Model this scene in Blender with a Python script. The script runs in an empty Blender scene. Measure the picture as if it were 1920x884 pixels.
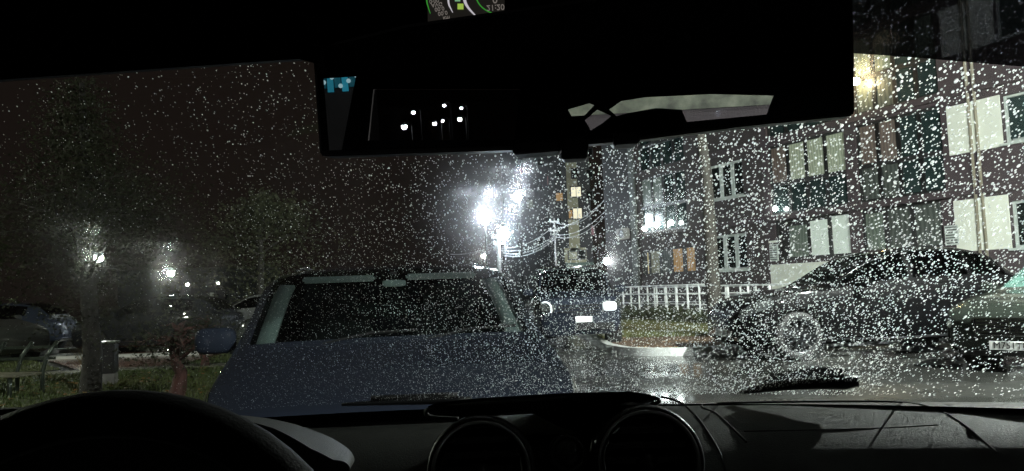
import bpy, bmesh, math, random
import numpy as np
from mathutils import Vector, Matrix
from mathutils.bvhtree import BVHTree
from mathutils.geometry import tessellate_polygon
random.seed(7); rng = np.random.default_rng(11)
SC = bpy.context.scene; COL = SC.collection

# ------------------------------------------------------------------ camera, world, exposure
FPX, PITCH, ROLL, EYE = 1450.0, math.radians(4.06), math.radians(2.2), Vector((0, 0, 1.25))
cd = bpy.data.cameras.new("camera"); cam = bpy.data.objects.new("camera", cd); COL.objects.link(cam)
cd.sensor_width = 36.0; cd.lens = 36.0 * FPX / 1920.0; cd.clip_start = 0.02; cd.clip_end = 1000
cam.matrix_world = Matrix.Translation(EYE) @ Matrix.Rotation(math.pi / 2 + PITCH, 4, 'X') @ Matrix.Rotation(-ROLL, 4, 'Z')
SC.camera = cam
W = bpy.data.worlds.new("World"); SC.world = W; W.use_nodes = True
bg = W.node_tree.nodes["Background"]; bg.inputs[0].default_value = (0.0086, 0.0062, 0.0050, 1); bg.inputs[1].default_value = 1.0
SC.view_settings.view_transform = 'Standard'; SC.view_settings.look = 'None'; SC.view_settings.exposure = 0.0
cy = SC.cycles
cy.max_bounces = 9; cy.diffuse_bounces = 2; cy.glossy_bounces = 3; cy.transmission_bounces = 6; cy.transparent_max_bounces = 24
cy.sample_clamp_indirect = 4.0; cy.sample_clamp_direct = 0; cy.caustics_reflective = False; cy.caustics_refractive = True
cy.use_denoising = True
try: cy.denoiser = 'OPENIMAGEDENOISE'
except Exception: pass
cy.use_adaptive_sampling = False; cy.blur_glossy = 0.3

def ray(px, py):
    return (cam.matrix_world.to_3x3() @ Vector(((px - 960) / FPX, (442 - py) / FPX, -1)))
bpy.context.view_layer.update()
def at(px, py, Y):
    d = ray(px, py); return d * (Y / d.y) + EYE
def gnd(px, py, z=0.0):
    d = ray(px, py); return d * ((z - EYE.z) / d.z) + EYE
MWI = cam.matrix_world.inverted()
def proj(p):
    q = MWI @ Vector(p); return 960 + FPX * q.x / -q.z, 442 - FPX * q.y / -q.z

# ------------------------------------------------------------------ materials
MATS = {}
def mat(name, c, rough=.5, metal=0., c2=None, scale=8., bump=0., bscale=None, coat=0., spec=.5, emit=None, estr=0., detail=4., wave=None):
    if name in MATS: return MATS[name]
    m = bpy.data.materials.new(name); m.use_nodes = True; nt = m.node_tree; b = nt.nodes["Principled BSDF"]
    b.inputs["Base Color"].default_value = (*c, 1); b.inputs["Roughness"].default_value = rough; b.inputs["Metallic"].default_value = metal
    b.inputs["Coat Weight"].default_value = coat; b.inputs["Coat Roughness"].default_value = .04; b.inputs["Specular IOR Level"].default_value = spec
    tc = nt.nodes.new("ShaderNodeTexCoord")
    if c2 is not None:
        if wave:
            n = nt.nodes.new("ShaderNodeTexWave"); n.bands_direction = 'X'; n.inputs["Scale"].default_value = wave; n.inputs["Distortion"].default_value = 4.5; n.inputs["Detail"].default_value = 3; n.inputs["Detail Scale"].default_value = .7
        else:
            n = nt.nodes.new("ShaderNodeTexNoise"); n.inputs["Scale"].default_value = scale; n.inputs["Detail"].default_value = detail
        r = nt.nodes.new("ShaderNodeValToRGB"); r.color_ramp.elements[0].position = .35; r.color_ramp.elements[1].position = .68
        r.color_ramp.elements[0].color = (*c, 1); r.color_ramp.elements[1].color = (*c2, 1)
        nt.links.new(tc.outputs["Object"], n.inputs["Vector"]); nt.links.new(n.outputs["Fac"], r.inputs[0]); nt.links.new(r.outputs[0], b.inputs["Base Color"])
    if bump:
        n2 = nt.nodes.new("ShaderNodeTexNoise"); n2.inputs["Scale"].default_value = bscale or scale * 4; n2.inputs["Detail"].default_value = 3
        bp = nt.nodes.new("ShaderNodeBump"); bp.inputs["Strength"].default_value = bump; bp.inputs["Distance"].default_value = .02
        nt.links.new(tc.outputs["Object"], n2.inputs["Vector"]); nt.links.new(n2.outputs["Fac"], bp.inputs["Height"]); nt.links.new(bp.outputs[0], b.inputs["Normal"])
    if emit is not None:
        b.inputs["Emission Color"].default_value = (*emit, 1); b.inputs["Emission Strength"].default_value = estr
    MATS[name] = m; return m
def lamp_mat(name, c, s):
    m = bpy.data.materials.new(name); m.use_nodes = True; nt = m.node_tree; nt.nodes.clear()
    e = nt.nodes.new("ShaderNodeEmission"); e.inputs[0].default_value = (*c, 1); e.inputs[1].default_value = s
    o = nt.nodes.new("ShaderNodeOutputMaterial"); nt.links.new(e.outputs[0], o.inputs[0]); return m
def thin_glass(name, tint, gloss=.06, rough=0.0):
    """thin pane: tinted see-through plus a mirror layer"""
    m = bpy.data.materials.new(name); m.use_nodes = True; nt = m.node_tree; nt.nodes.clear()
    t = nt.nodes.new("ShaderNodeBsdfTransparent"); t.inputs[0].default_value = (*tint, 1)
    g = nt.nodes.new("ShaderNodeBsdfGlossy"); g.inputs["Roughness"].default_value = rough
    lw = nt.nodes.new("ShaderNodeLayerWeight"); lw.inputs[0].default_value = .25
    ml = nt.nodes.new("ShaderNodeMath"); ml.operation = 'MULTIPLY_ADD'; ml.inputs[1].default_value = .7; ml.inputs[2].default_value = gloss
    mx = nt.nodes.new("ShaderNodeMixShader"); o = nt.nodes.new("ShaderNodeOutputMaterial")
    nt.links.new(lw.outputs["Fresnel"], ml.inputs[0]); nt.links.new(ml.outputs[0], mx.inputs[0]); nt.links.new(t.outputs[0], mx.inputs[1]); nt.links.new(g.outputs[0], mx.inputs[2]); nt.links.new(mx.outputs[0], o.inputs[0])
    return m

# ------------------------------------------------------------------ mesh helpers
def link(name, me, m, parent=None, smooth=False):
    o = bpy.data.objects.new(name, me); COL.objects.link(o)
    if m is not None and len(me.materials) == 0: me.materials.append(m)
    if parent is not None: o.parent = parent
    if smooth: me.polygons.foreach_set("use_smooth", [True] * len(me.polygons))
    return o
def tag(o, label=None, cat=None, group=None, kind=None):
    for k, v in (("label", label), ("category", cat), ("group", group), ("kind", kind)):
        if v: o[k] = v
    return o
def empty(name, loc=(0, 0, 0), rz=0., label=None, cat=None, group=None):
    o = bpy.data.objects.new(name, None); COL.objects.link(o); o.location = loc; o.rotation_euler = (0, 0, rz); o.empty_display_size = .2
    return tag(o, label, cat, group)
class MB:
    def __init__(s): s.v = []; s.f = []
    def add(s, vs, fs):
        k = len(s.v); s.v += [tuple(p) for p in vs]; s.f += [tuple(i + k for i in f) for f in fs]; return s
    def box(s, a, b, M=None):
        x0, y0, z0 = a; x1, y1, z1 = b
        vs = [Vector(p) for p in ((x0, y0, z0), (x1, y0, z0), (x1, y1, z0), (x0, y1, z0), (x0, y0, z1), (x1, y0, z1), (x1, y1, z1), (x0, y1, z1))]
        if M is not None: vs = [M @ p for p in vs]
        return s.add(vs, ((0, 3, 2, 1), (4, 5, 6, 7), (0, 1, 5, 4), (1, 2, 6, 5), (2, 3, 7, 6), (3, 0, 4, 7)))
    def tube(s, pts, r, n=8, cap=True, closed=False):
        pts = [Vector(p) for p in pts]; N = len(pts); rs = r if isinstance(r, (list, tuple)) else [r] * N
        ring = []; up = None
        for i, p in enumerate(pts):
            if closed: t = pts[(i + 1) % N] - pts[i - 1]
            else: t = pts[min(i + 1, N - 1)] - pts[max(i - 1, 0)]
            t.normalize()
            if up is None: up = t.orthogonal().normalized()
            up = (up - t * up.dot(t)); up = up.normalized() if up.length > 1e-6 else t.orthogonal().normalized()
            w = t.cross(up)
            ring.append([p + (up * math.cos(2 * math.pi * k / n) + w * math.sin(2 * math.pi * k / n)) * rs[i] for k in range(n)])
        vs = [q for rg in ring for q in rg]; fs = []
        for i in range(N if closed else N - 1):
            j = (i + 1) % N
            for k in range(n): fs.append((i * n + k, i * n + (k + 1) % n, j * n + (k + 1) % n, j * n + k))
        if cap and not closed: fs += [tuple(range(n))[::-1], tuple((N - 1) * n + k for k in range(n))]
        return s.add(vs, fs)
    def lathe(s, prof, M=None, n=20, closed=False):
        """profile of (radius, height) about local z"""
        vs = []; P = len(prof)
        for r, h in prof:
            for k in range(n):
                a = 2 * math.pi * k / n; p = Vector((r * math.cos(a), r * math.sin(a), h)); vs.append(M @ p if M is not None else p)
        fs = []
        for i in range(P if closed else P - 1):
            j = (i + 1) % P
            for k in range(n): fs.append((i * n + k, i * n + (k + 1) % n, j * n + (k + 1) % n, j * n + k))
        return s.add(vs, fs)
    def blob(s, c, r, e=.6, M=None, nu=14, nv=8):
        """rounded box / ellipsoid (superquadric)"""
        sp = lambda x: math.copysign(abs(x) ** e, x)
        vs = []; fs = []
        for i in range(nv + 1):
            th = -math.pi / 2 + math.pi * i / nv
            for k in range(nu):
                ph = 2 * math.pi * k / nu
                p = Vector((c[0] + r[0] * sp(math.cos(th)) * sp(math.cos(ph)), c[1] + r[1] * sp(math.cos(th)) * sp(math.sin(ph)), c[2] + r[2] * sp(math.sin(th))))
                vs.append(M @ p if M is not None else p)
        for i in range(nv):
            for k in range(nu): fs.append((i * nu + k, i * nu + (k + 1) % nu, (i + 1) * nu + (k + 1) % nu, (i + 1) * nu + k))
        return s.add(vs, fs)
    def prism(s, poly, vec):
        """polygon of points pushed along vec (closed)"""
        n = len(poly); a = [Vector(p) for p in poly]; v = Vector(vec); b = [p + v for p in a]
        return s.add(a + b, [tuple(range(n))[::-1], tuple(range(n, 2 * n))] + [(i, (i + 1) % n, n + (i + 1) % n, n + i) for i in range(n)])
    def mesh(s, name):
        me = bpy.data.meshes.new(name); me.from_pydata(s.v, [], s.f); me.validate(); me.update(); return me
    def build(s, name, m, parent=None, smooth=False, kind=None):
        me = s.mesh(name); bm = bmesh.new(); bm.from_mesh(me); bmesh.ops.recalc_face_normals(bm, faces=bm.faces); bm.to_mesh(me); bm.free()
        o = link(name, me, m, parent, smooth)
        if kind: o["kind"] = kind
        return o
def soft(o, ang=35):
    """smooth shading that keeps hard edges"""
    me = o.data; me.polygons.foreach_set("use_smooth", [True] * len(me.polygons))
    bm = bmesh.new(); bm.from_mesh(me)
    for e in bm.edges:
        if len(e.link_faces) == 2 and e.calc_face_angle(0) > math.radians(ang): e.smooth = False
    bm.to_mesh(me); bm.free(); return o
def bevel(o, w=.01, seg=2):
    bm = bmesh.new(); bm.from_mesh(o.data); bmesh.ops.bevel(bm, geom=list(bm.edges), offset=w, segments=seg, affect='EDGES', clamp_overlap=True); bm.to_mesh(o.data); bm.free(); return soft(o, 40)
def text_mesh(name, body, size, m, parent, M, depth=.001, align='CENTER'):
    c = bpy.data.curves.new(name, 'FONT'); c.body = body; c.size = size; c.extrude = depth; c.align_x = align; c.align_y = 'CENTER'; c.resolution_u = 3
    t = bpy.data.objects.new(name + "_curve", c); COL.objects.link(t); dg = bpy.context.evaluated_depsgraph_get()
    me = bpy.data.meshes.new_from_object(t.evaluated_get(dg)); bpy.data.objects.remove(t); bpy.data.curves.remove(c)
    me.transform(M); me.name = name
    return link(name, me, m, parent)
def frame_to(c, nrm, up=(0, 0, 1)):
    """matrix whose local z is nrm and local y roughly up, at c"""
    z = Vector(nrm).normalized(); x = Vector(up).cross(z).normalized(); y = z.cross(x)
    M = Matrix((x, y, z)).transposed().to_4x4(); M.translation = Vector(c); return M
def sheet(name, pts, z, m, kind="structure", parent=None):
    me = bpy.data.meshes.new(name); ps = [Vector((p[0], p[1], z)) for p in pts]; tr = tessellate_polygon([ps])
    me.from_pydata(ps, [], [tuple(t) for t in tr]); bm = bmesh.new(); bm.from_mesh(me)
    for f in bm.faces:
        f.normal_update()
        if f.normal.z < 0: f.normal_flip()
    bm.to_mesh(me); bm.free()
    o = link(name, me, m, parent); o["kind"] = kind; return o

# ------------------------------------------------------------------ shared materials
M_black = mat("black_plastic", (.008, .008, .009), .45, bump=.1, bscale=300, spec=.3)
M_rubber = mat("tyre_rubber", (.012, .012, .012), .7)
M_chrome = mat("chrome", (.75, .76, .78), .12, 1.)
M_alloy = mat("alloy", (.06, .063, .066), .3, 1.)
M_steel = mat("galvanised_steel", (.45, .46, .47), .38, .7, c2=(.3, .31, .31), scale=5)
M_lens = mat("headlight_lens", (.10, .11, .11), .12, .5, coat=1., c2=(.03, .03, .03), scale=14)
M_plate = mat("plate_white", (.75, .76, .74), .4)
M_ink = mat("plate_ink", (.01, .01, .01), .5)
M_dark = mat("dark_interior", (.01, .01, .01), .8)
M_cartint = thin_glass("car_window_glass", (.10, .115, .115), .04)
M_carclear = thin_glass("clear_windscreen_glass", (.40, .46, .45), .03)
M_pole = mat("concrete_pole", (.32, .31, .29), .7, c2=(.22, .21, .2), scale=6, bump=.2)
M_wire = mat("wire_sheath", (.30, .30, .30), .35)

# ------------------------------------------------------------------ lamps
L_WHITE = lamp_mat("lamp_white", (.78, .90, 1.0), 620)
L_NEAR = lamp_mat("lamp_near_white", (.93, 1.0, .93), 12000)
L_PARK = lamp_mat("lamp_park", (.93, 1.0, .86), 450)
L_LEFT = lamp_mat("lamp_green_white", (.95, 1.0, .80), 2300)
L_SMALL = lamp_mat("lamp_small", (1.0, .97, .9), 160)
L_WARM = lamp_mat("lamp_warm", (1.0, .78, .42), 260)
L_MIRROR = lamp_mat("lamp_behind", (1.0, .96, .9), 1500)

M_dpole = mat("dark_lamp_pole", (.012, .012, .012), .6, spec=.1)
def street_lamp(head, foot, r, lm, label, group, arm=None, pole_r=.06, pm=M_dpole, wattm=None):
    """pole from the ground at foot up to the height of the head, an arm and a lantern with a glowing globe"""
    root = empty("street_lamp", (foot[0], foot[1], foot[2] if len(foot) > 2 else 0), 0, label, "street lamp", group)
    b = Vector(root.location); h = Vector(head); top = Vector((b.x, b.y, h.z + .12))
    MB().tube([Vector((0, 0, 0)), (0, 0, (top.z - b.z) * .5), top - b], [pole_r * 1.25, pole_r, pole_r * .75], 10).build("pole", pm or M_pole, root, True)
    if (Vector((h.x, h.y, 0)) - Vector((b.x, b.y, 0))).length > pole_r * 1.5:
        e = h - b + Vector((0, 0, r + .04)); s0 = top - b - Vector((0, 0, .1))
        MB().tube([s0, s0.lerp(e, .5) + Vector((0, 0, .12)), e], pole_r * .5, 6).build("arm", M_steel, root, True)
    MB().lathe([(r * .25, r * 1.55), (r * 1.02, r * 1.0), (r * 1.05, r * .45)], Matrix.Translation(h - b), 12).build("lamp_hood", M_steel, root, True)
    MB().blob(h - b, (r, r, r), 1.0, nu=12, nv=8).build("globe", lm, root, True)
    return root

# ------------------------------------------------------------------ ground
def asphalt(name, c, c2, rlo, rhi, scale=1.0):
    m = bpy.data.materials.new(name); m.use_nodes = True; nt = m.node_tree; b = nt.nodes["Principled BSDF"]; L = nt.links.new
    tc = nt.nodes.new("ShaderNodeTexCoord")
    n = nt.nodes.new("ShaderNodeTexNoise"); n.inputs["Scale"].default_value = .55 * scale; n.inputs["Detail"].default_value = 6
    g = nt.nodes.new("ShaderNodeTexNoise"); g.inputs["Scale"].default_value = 60; g.inputs["Detail"].default_value = 3
    L(tc.outputs["Object"], n.inputs["Vector"]); L(tc.outputs["Object"], g.inputs["Vector"])
    r = nt.nodes.new("ShaderNodeValToRGB"); r.color_ramp.elements[0].position = .42; r.color_ramp.elements[1].position = .6
    r.color_ramp.elements[0].color = (rlo,) * 3 + (1,); r.color_ramp.elements[1].color = (rhi,) * 3 + (1,)
    L(n.outputs["Fac"], r.inputs[0]); L(r.outputs[0], b.inputs["Roughness"])
    k = nt.nodes.new("ShaderNodeValToRGB"); k.color_ramp.elements[0].color = (*c, 1); k.color_ramp.elements[1].color = (*c2, 1)
    k.color_ramp.elements[0].position = .3; k.color_ramp.elements[1].position = .7
    L(g.outputs["Fac"], k.inputs[0]); L(k.outputs[0], b.inputs["Base Color"])
    bp = nt.nodes.new("ShaderNodeBump"); bp.inputs["Strength"].default_value = .35; bp.inputs["Distance"].default_value = .006
    ml = nt.nodes.new("ShaderNodeMath"); ml.operation = 'MULTIPLY'; L(g.outputs["Fac"], ml.inputs[0]); L(r.outputs[0], ml.inputs[1])
    L(ml.outputs[0], bp.inputs["Height"]); L(bp.outputs[0], b.inputs["Normal"]); b.inputs["Specular IOR Level"].default_value = .3
    return m
M_road = asphalt("wet_asphalt", (.010, .0105, .0098), (.021, .021, .019), .10, .36)
M_soil = mat("lawn_soil", (.050, .030, .016), .8, c2=(.095, .055, .028), scale=2.2, bump=.5, bscale=30)
M_lawnsoil = mat("park_lawn_soil", (.035, .045, .012), .75, c2=(.06, .075, .02), scale=2, bump=.5, bscale=30)
M_kerb = mat("wet_concrete", (.55, .56, .55), .35, c2=(.40, .41, .40), scale=3, bump=.2)
M_redpave = mat("red_paving", (.20, .085, .06), .2, c2=(.13, .06, .045), scale=3, bump=.25, bscale=14)
M_pale = mat("wet_pavement", (.46, .45, .37), .2, c2=(.19, .19, .17), scale=1.5, bump=.15)

tag(sheet("ground", [(-260, -120), (260, -120), (260, 420), (-260, 420)], 0.0, M_road), kind="structure")
# right-hand island: lawn behind a kerb
island = [(1.75, 24), (1.7, 17), (1.75, 15.0), (1.95, 14.2), (2.35, 13.75), (2.9, 13.55), (3.6, 13.62), (5.2, 14.05), (9, 14.9), (14, 16.0), (14.2, 19.5), (6.1, 33.5), (1.9, 41)]
def kerb_line(name, pts, h, w, m):
    mb = MB(); P = [Vector((p[0], p[1], 0)) for p in pts]
    out = []
    for i, p in enumerate(P):
        t = (P[min(i + 1, len(P) - 1)] - P[max(i - 1, 0)]).normalized(); n = Vector((t.y, -t.x, 0))
        out.append((p, p - n * w))
    vs = []
    for a, b in out: vs += [a, a + Vector((0, 0, h)), b + Vector((0, 0, h)), b]
    fs = []
    for i in range(len(out) - 1):
        for k in range(3): fs.append((4 * i + k, 4 * i + k + 1, 4 * i + 4 + k + 1, 4 * i + 4 + k))
    mb.add(vs, fs); o = mb.build(name, m); o["kind"] = "structure"; return soft(o, 30)
kerb_line("kerb", island[:10], .14, .16, M_kerb)
sheet("lawn", [(p[0] + .12, p[1] + .1) for p in island[:10]] + [(14, 19.5), (6.1, 33.5), (2.0, 41)], .11, M_soil)
# left-hand park: lawn, pale path edge, road, red paving
lawn_a = [(-2.9, 6.3), (-2.6, 14.2), (-7.0, 14.35), (-13, 13.2), (-13, 6.0)]
sheet("lawn", lawn_a, .05, M_lawnsoil)
path_a = [(-2.5, 14.35), (-2.5, 15.05), (-6.6, 15.2), (-8.2, 14.9), (-14, 13.9), (-14, 13.2), (-7.0, 14.37)]
sheet("path", path_a, .056, M_pale)
lawn_b = [(-2.5, 15.25), (-2.5, 18.5), (-6.7, 18.9), (-6.5, 15.4)]
sheet("lawn", lawn_b, .05, M_lawnsoil)
red_a = [(-6.8, 15.3), (-6.9, 19.6), (-10.0, 21.0), (-12.0, 19.6), (-8.4, 15.0)]
sheet("paving", red_a, .03, M_redpave)
lawn_c = [(-8.8, 15.1), (-12.2, 19.3), (-24, 19.0), (-24, 15.0), (-14, 14.1)]
sheet("lawn", lawn_c, .05, M_lawnsoil)
kerb_line("kerb", [(-3, 21.3), (-10, 21.8), (-17, 21.0), (-28, 20.4)][::-1], .12, .35, M_kerb)
kerb_line("kerb", [(-7.2, 18.2), (-11.2, 18.5)][::-1], .10, .25, M_kerb)

# grass blades and fallen leaves
def blades(name, polys, n, z, h, m, wid=.012):
    from mathutils.geometry import intersect_point_tri_2d
    vs = []; fs = []
    for poly, cnt, zz in polys:
        ps = [Vector((p[0], p[1], 0)) for p in poly]; tr = tessellate_polygon([ps]); ar = [abs((ps[b] - ps[a]).cross(ps[c] - ps[a]).z) for a, b, c in tr]; tot = sum(ar)
        for (a, b, c), A in zip(tr, ar):
            for _ in range(int(cnt * A / tot)):
                u, v = random.random(), random.random()
                if u + v > 1: u, v = 1 - u, 1 - v
                p = ps[a] + (ps[b] - ps[a]) * u + (ps[c] - ps[a]) * v; p.z = zz
                an = random.uniform(0, 6.28); hh = h * random.uniform(.5, 1.3); d = Vector((math.cos(an), math.sin(an), 0)) * wid; l = Vector((random.gauss(0, .4), random.gauss(0, .4), 1)) * hh
                k = len(vs); vs += [p - d, p + d, p + l]; fs.append((k, k + 1, k + 2))
    me = bpy.data.meshes.new(name); me.from_pydata(vs, [], fs); o = link(name, me, m); o["kind"] = "stuff"; return o
M_grass = mat("grass_blade", (.055, .085, .02), .5, c2=(.09, .10, .03), scale=.7)
M_grassdry = mat("grass_blade_dry", (.10, .085, .03), .6, c2=(.07, .09, .025), scale=.5)
blades("grass", [(lawn_a, 26000, .05), (lawn_b, 9000, .05), (lawn_c, 5000, .05)], 0, 0, .055, M_grass)
blades("grass", [([(1.9, 17.3), (5.0, 16.6), (6.6, 17.2), (5.4, 24), (2.2, 26)], 22000, .11)], 0, 0, .08, M_grassdry)
M_leaf = mat("fallen_leaf", (.22, .10, .03), .5, c2=(.30, .17, .05), scale=3)
vs = []; fs = []
for _ in range(900):
    p = Vector((random.uniform(2.2, 9), random.uniform(14.0, 18.5), .125)) if random.random() < .6 else Vector((random.uniform(-8, -3), random.uniform(7, 14), .08))
    if p.x > 0 and p.y < 13.9 + (p.x - 4) * .25: continue
    an = random.uniform(0, 6.28); a = Vector((math.cos(an), math.sin(an), random.uniform(-.2, .3))) * .045; b = Vector((-math.sin(an), math.cos(an), random.uniform(-.3, .3))) * .03
    k = len(vs); vs += [p - a, p - b, p + a, p + b]; fs.append((k, k + 1, k + 2, k + 3))
me = bpy.data.meshes.new("fallen_leaves"); me.from_pydata(vs, [], fs); link("fallen_leaves", me, M_leaf)["kind"] = "stuff"

# ------------------------------------------------------------------ apartment building on the right
F0 = Vector((14.3, 22.0, 0)); FD = Vector((-.49, 1, 0)).normalized(); FN = Vector((-FD.y, FD.x, 0))   # along the facade / out of it
FM = Matrix((FD, FN, (0, 0, 1))).transposed().to_4x4(); FM.translation = F0
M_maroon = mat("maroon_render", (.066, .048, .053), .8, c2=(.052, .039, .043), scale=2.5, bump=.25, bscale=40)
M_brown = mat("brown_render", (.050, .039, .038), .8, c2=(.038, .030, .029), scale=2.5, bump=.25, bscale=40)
M_cream = mat("cream_render", (.78, .80, .70), .7, c2=(.70, .72, .63), scale=1.6, bump=.15, bscale=40)
M_whitepvc = mat("white_window_frame", (.55, .60, .56), .35, c2=(.45, .5, .47), scale=3)
M_darkfr = mat("dark_balcony_frame", (.02, .02, .02), .4)
M_glass_night = mat("night_window_pane", (.010, .014, .014), .04, coat=.5)
M_glass_teal = mat("teal_balcony_pane", (.030, .050, .048), .10, c2=(.016, .03, .03), scale=1.1, coat=.5)
M_cur_green = mat("pale_green_curtain", (.40, .44, .33), .35, c2=(.27, .31, .235), scale=2.2, coat=.4, emit=(.7, .8, .55), estr=.09, wave=2.6)  # faint glow added to lift the curtain's brightness
M_cur_sage = mat("sage_curtain", (.17, .21, .17), .3, c2=(.11, .14, .115), scale=2.0, coat=.4, wave=2.2)
M_cur_white = mat("white_blind", (.72, .78, .72), .35, c2=(.62, .68, .62), scale=1.5, coat=.4, emit=(.8, .95, .82), estr=.16)  # faint glow added to lift the blind's brightness
M_cur_brown = mat("brown_curtain", (.20, .155, .13), .35, c2=(.15, .115, .10), scale=1.6, coat=.4, wave=2.4)
M_cur_grey = mat("grey_curtain", (.10, .115, .10), .3, c2=(.06, .07, .065), scale=1.6, coat=.4, wave=1.8)
M_lit_amber = mat("lit_amber_window", (.5, .3, .12), .3, c2=(.3, .16, .06), scale=3, emit=(1, .6, .24), estr=.11, wave=2.0)
M_lit_cream = mat("lit_cream_window", (.5, .42, .22), .3, emit=(1, .86, .5), estr=.42)
M_lit_sage = mat("lit_sage_window", (.2, .2, .14), .3, c2=(.14, .14, .1), scale=3, emit=(.8, .8, .5), estr=.05)

bld = empty("apartment_building", F0, 0, "long maroon and cream apartment block with glazed balconies beyond the parked black car", "building")
bld.rotation_euler = (0, 0, math.atan2(FD.y, FD.x))
def fb(mb, s0, s1, z0, z1, o0, o1): return mb.box((s0, o0, z0), (s1, o1, z1))   # local: x along, y out of the wall, z up
S0, S1, ZT = -9.0, 21.2, 19.0
openings = []    # (s0, s1, z0, z1, list of (s0, s1, z0, z1, pane material), frame material, bar)
def row(s0, s1, z0, z1, mats, gap):
    n = len(mats); w = (s1 - s0 - gap * (n - 1)) / n
    return [(s0 + i * (w + gap), s0 + i * (w + gap) + w, z0, z1, m) for i, m in enumerate(mats)]
G, T, GR, SG, WH, BR, GY = M_glass_night, M_glass_teal, M_cur_green, M_cur_sage, M_cur_white, M_cur_brown, M_cur_grey
H = 3.05
rnd = random.Random(3)
for f in range(6):
    b = 1.75 + H * f
    # three-part white window
    openings.append((10.72, 12.86, b, b + 1.5, row(10.82, 12.76, b + .1, b + 1.4, [G, G, G], .16), M_whitepvc, 'w'))
    if f == 0:
        openings.append((5.62, 9.15, 2.0, 3.55, [(5.72, 6.5, 2.1, 3.5, WH), (6.64, 7.5, 2.1, 3.4, WH), (7.68, 8.55, 2.05, 3.3, SG)], M_darkfr, 'd'))
        openings.append((2.15, 5.15, 2.1, 3.55, [(2.3, 3.15, 2.15, 3.5, GY), (3.3, 4.15, 2.15, 3.45, GY), (4.3, 5.05, 2.15, 3.4, SG)], M_darkfr, 'd'))
        openings.append((14.0, 18.15, 1.75, 2.95, [(14.05, 14.75, 1.8, 2.9, M_lit_amber), (15.0, 15.75, 1.8, 2.9, M_lit_amber), (15.9, 16.6, 1.8, 2.9, GY), (16.75, 17.5, 1.8, 2.9, M_lit_sage), (17.62, 17.78, 1.8, 2.85, M_lit_cream), (17.85, 18.1, 1.8, 2.85, GY)], M_darkfr, 'd'))
    else:
        lo, hi = b - 1.0, b + 1.7
        if f == 1: A = [GR, GR, GR, BR]; B = [T, T, BR, BR]; Dm = [T, T, SG, SG]
        else:
            pick = lambda: rnd.choice([T, T, SG, GY, G, GR])
            A = [pick() for _ in range(4)]; B = [SG, T, SG, SG] if f == 2 else [pick() for _ in range(4)]; Dm = [G, T, GY, T]
        openings.append((5.6, 9.3, lo, hi, row(5.72, 9.2, b + .25, b + 1.62, A, .12) + row(5.72, 9.2, lo + .1, b + .12, [T, T, T, T], .12), M_darkfr, 'd'))
        openings.append((1.95, 5.15, lo, hi, row(2.05, 5.05, b + .3, b + 1.62, B, .12) + row(2.05, 5.05, lo + .1, b + .16, [T, T, GY, GY], .12), M_darkfr, 'd'))
        openings.append((14.4, 18.0, lo, hi, row(14.5, 17.9, b + .3, b + 1.62, Dm, .12) + row(14.5, 17.9, lo + .1, b + .16, [T, T, T, T], .12), M_darkfr, 'd'))
    # near end: windows in the cream panels, then the dark far end
    openings.append((-.92, .05, b + (.16 if f == 0 else .12), b + 1.5, row(-.84, -.03, b + .24, b + 1.42, [G] if f == 0 else [T], .1), M_whitepvc, 'w'))
    openings.append((-4.6, -2.7, b, b + 1.5, row(-4.5, -2.8, b + .1, b + 1.4, [GY, G], .14), M_whitepvc, 'w'))
# wall with true openings
def wall_mesh(s0, s1, z0, z1, ops, depth=.22):
    mb = MB(); zs = sorted({z0, z1, *[o[2] for o in ops], *[o[3] for o in ops]})
    for za, zb in zip(zs, zs[1:]):
        zm = (za + zb) / 2; cut = sorted((o[0], o[1]) for o in ops if o[2] < zm < o[3]); c = s0
        for a, b2 in cut + [(s1, s1)]:
            if a > c: mb.add([(c, 0, za), (a, 0, za), (a, 0, zb), (c, 0, zb)], [(0, 1, 2, 3)])
            c = max(c, b2)
    for a, b2, za, zb, *_ in ops:
        mb.add([(a, 0, za), (b2, 0, za), (b2, 0, zb), (a, 0, zb), (a, -depth, za), (b2, -depth, za), (b2, -depth, zb), (a, -depth, zb)], [(0, 1, 5, 4), (1, 2, 6, 5), (2, 3, 7, 6), (3, 0, 4, 7)])
    return mb
near = [o for o in openings if o[1] < 10]; far = [o for o in openings if o[0] > 10]
for ops, a, b2, m in ((near, S0, 9.6, M_maroon), (far, 9.6, 18.4, M_brown), ([], 18.4, S1, mat("shaded_end_render", (.016, .015, .016), .8, c2=(.012, .011, .012), scale=2))):  # far end coloured darker to stand for wall the lamps leave unlit
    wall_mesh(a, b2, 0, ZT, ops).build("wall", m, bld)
mb = MB(); fb(mb, S0, S1, 0, ZT, -10, -.45); fb(mb, S0, S1, ZT - .02, ZT + .25, -10.1, .25); fb(mb, S0, S0 + .2, 0, ZT, -.45, -.003); fb(mb, S1 - .2, S1, 0, ZT, -.45, -.003)
mb.build("rear_block", M_brown, bld)
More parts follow.
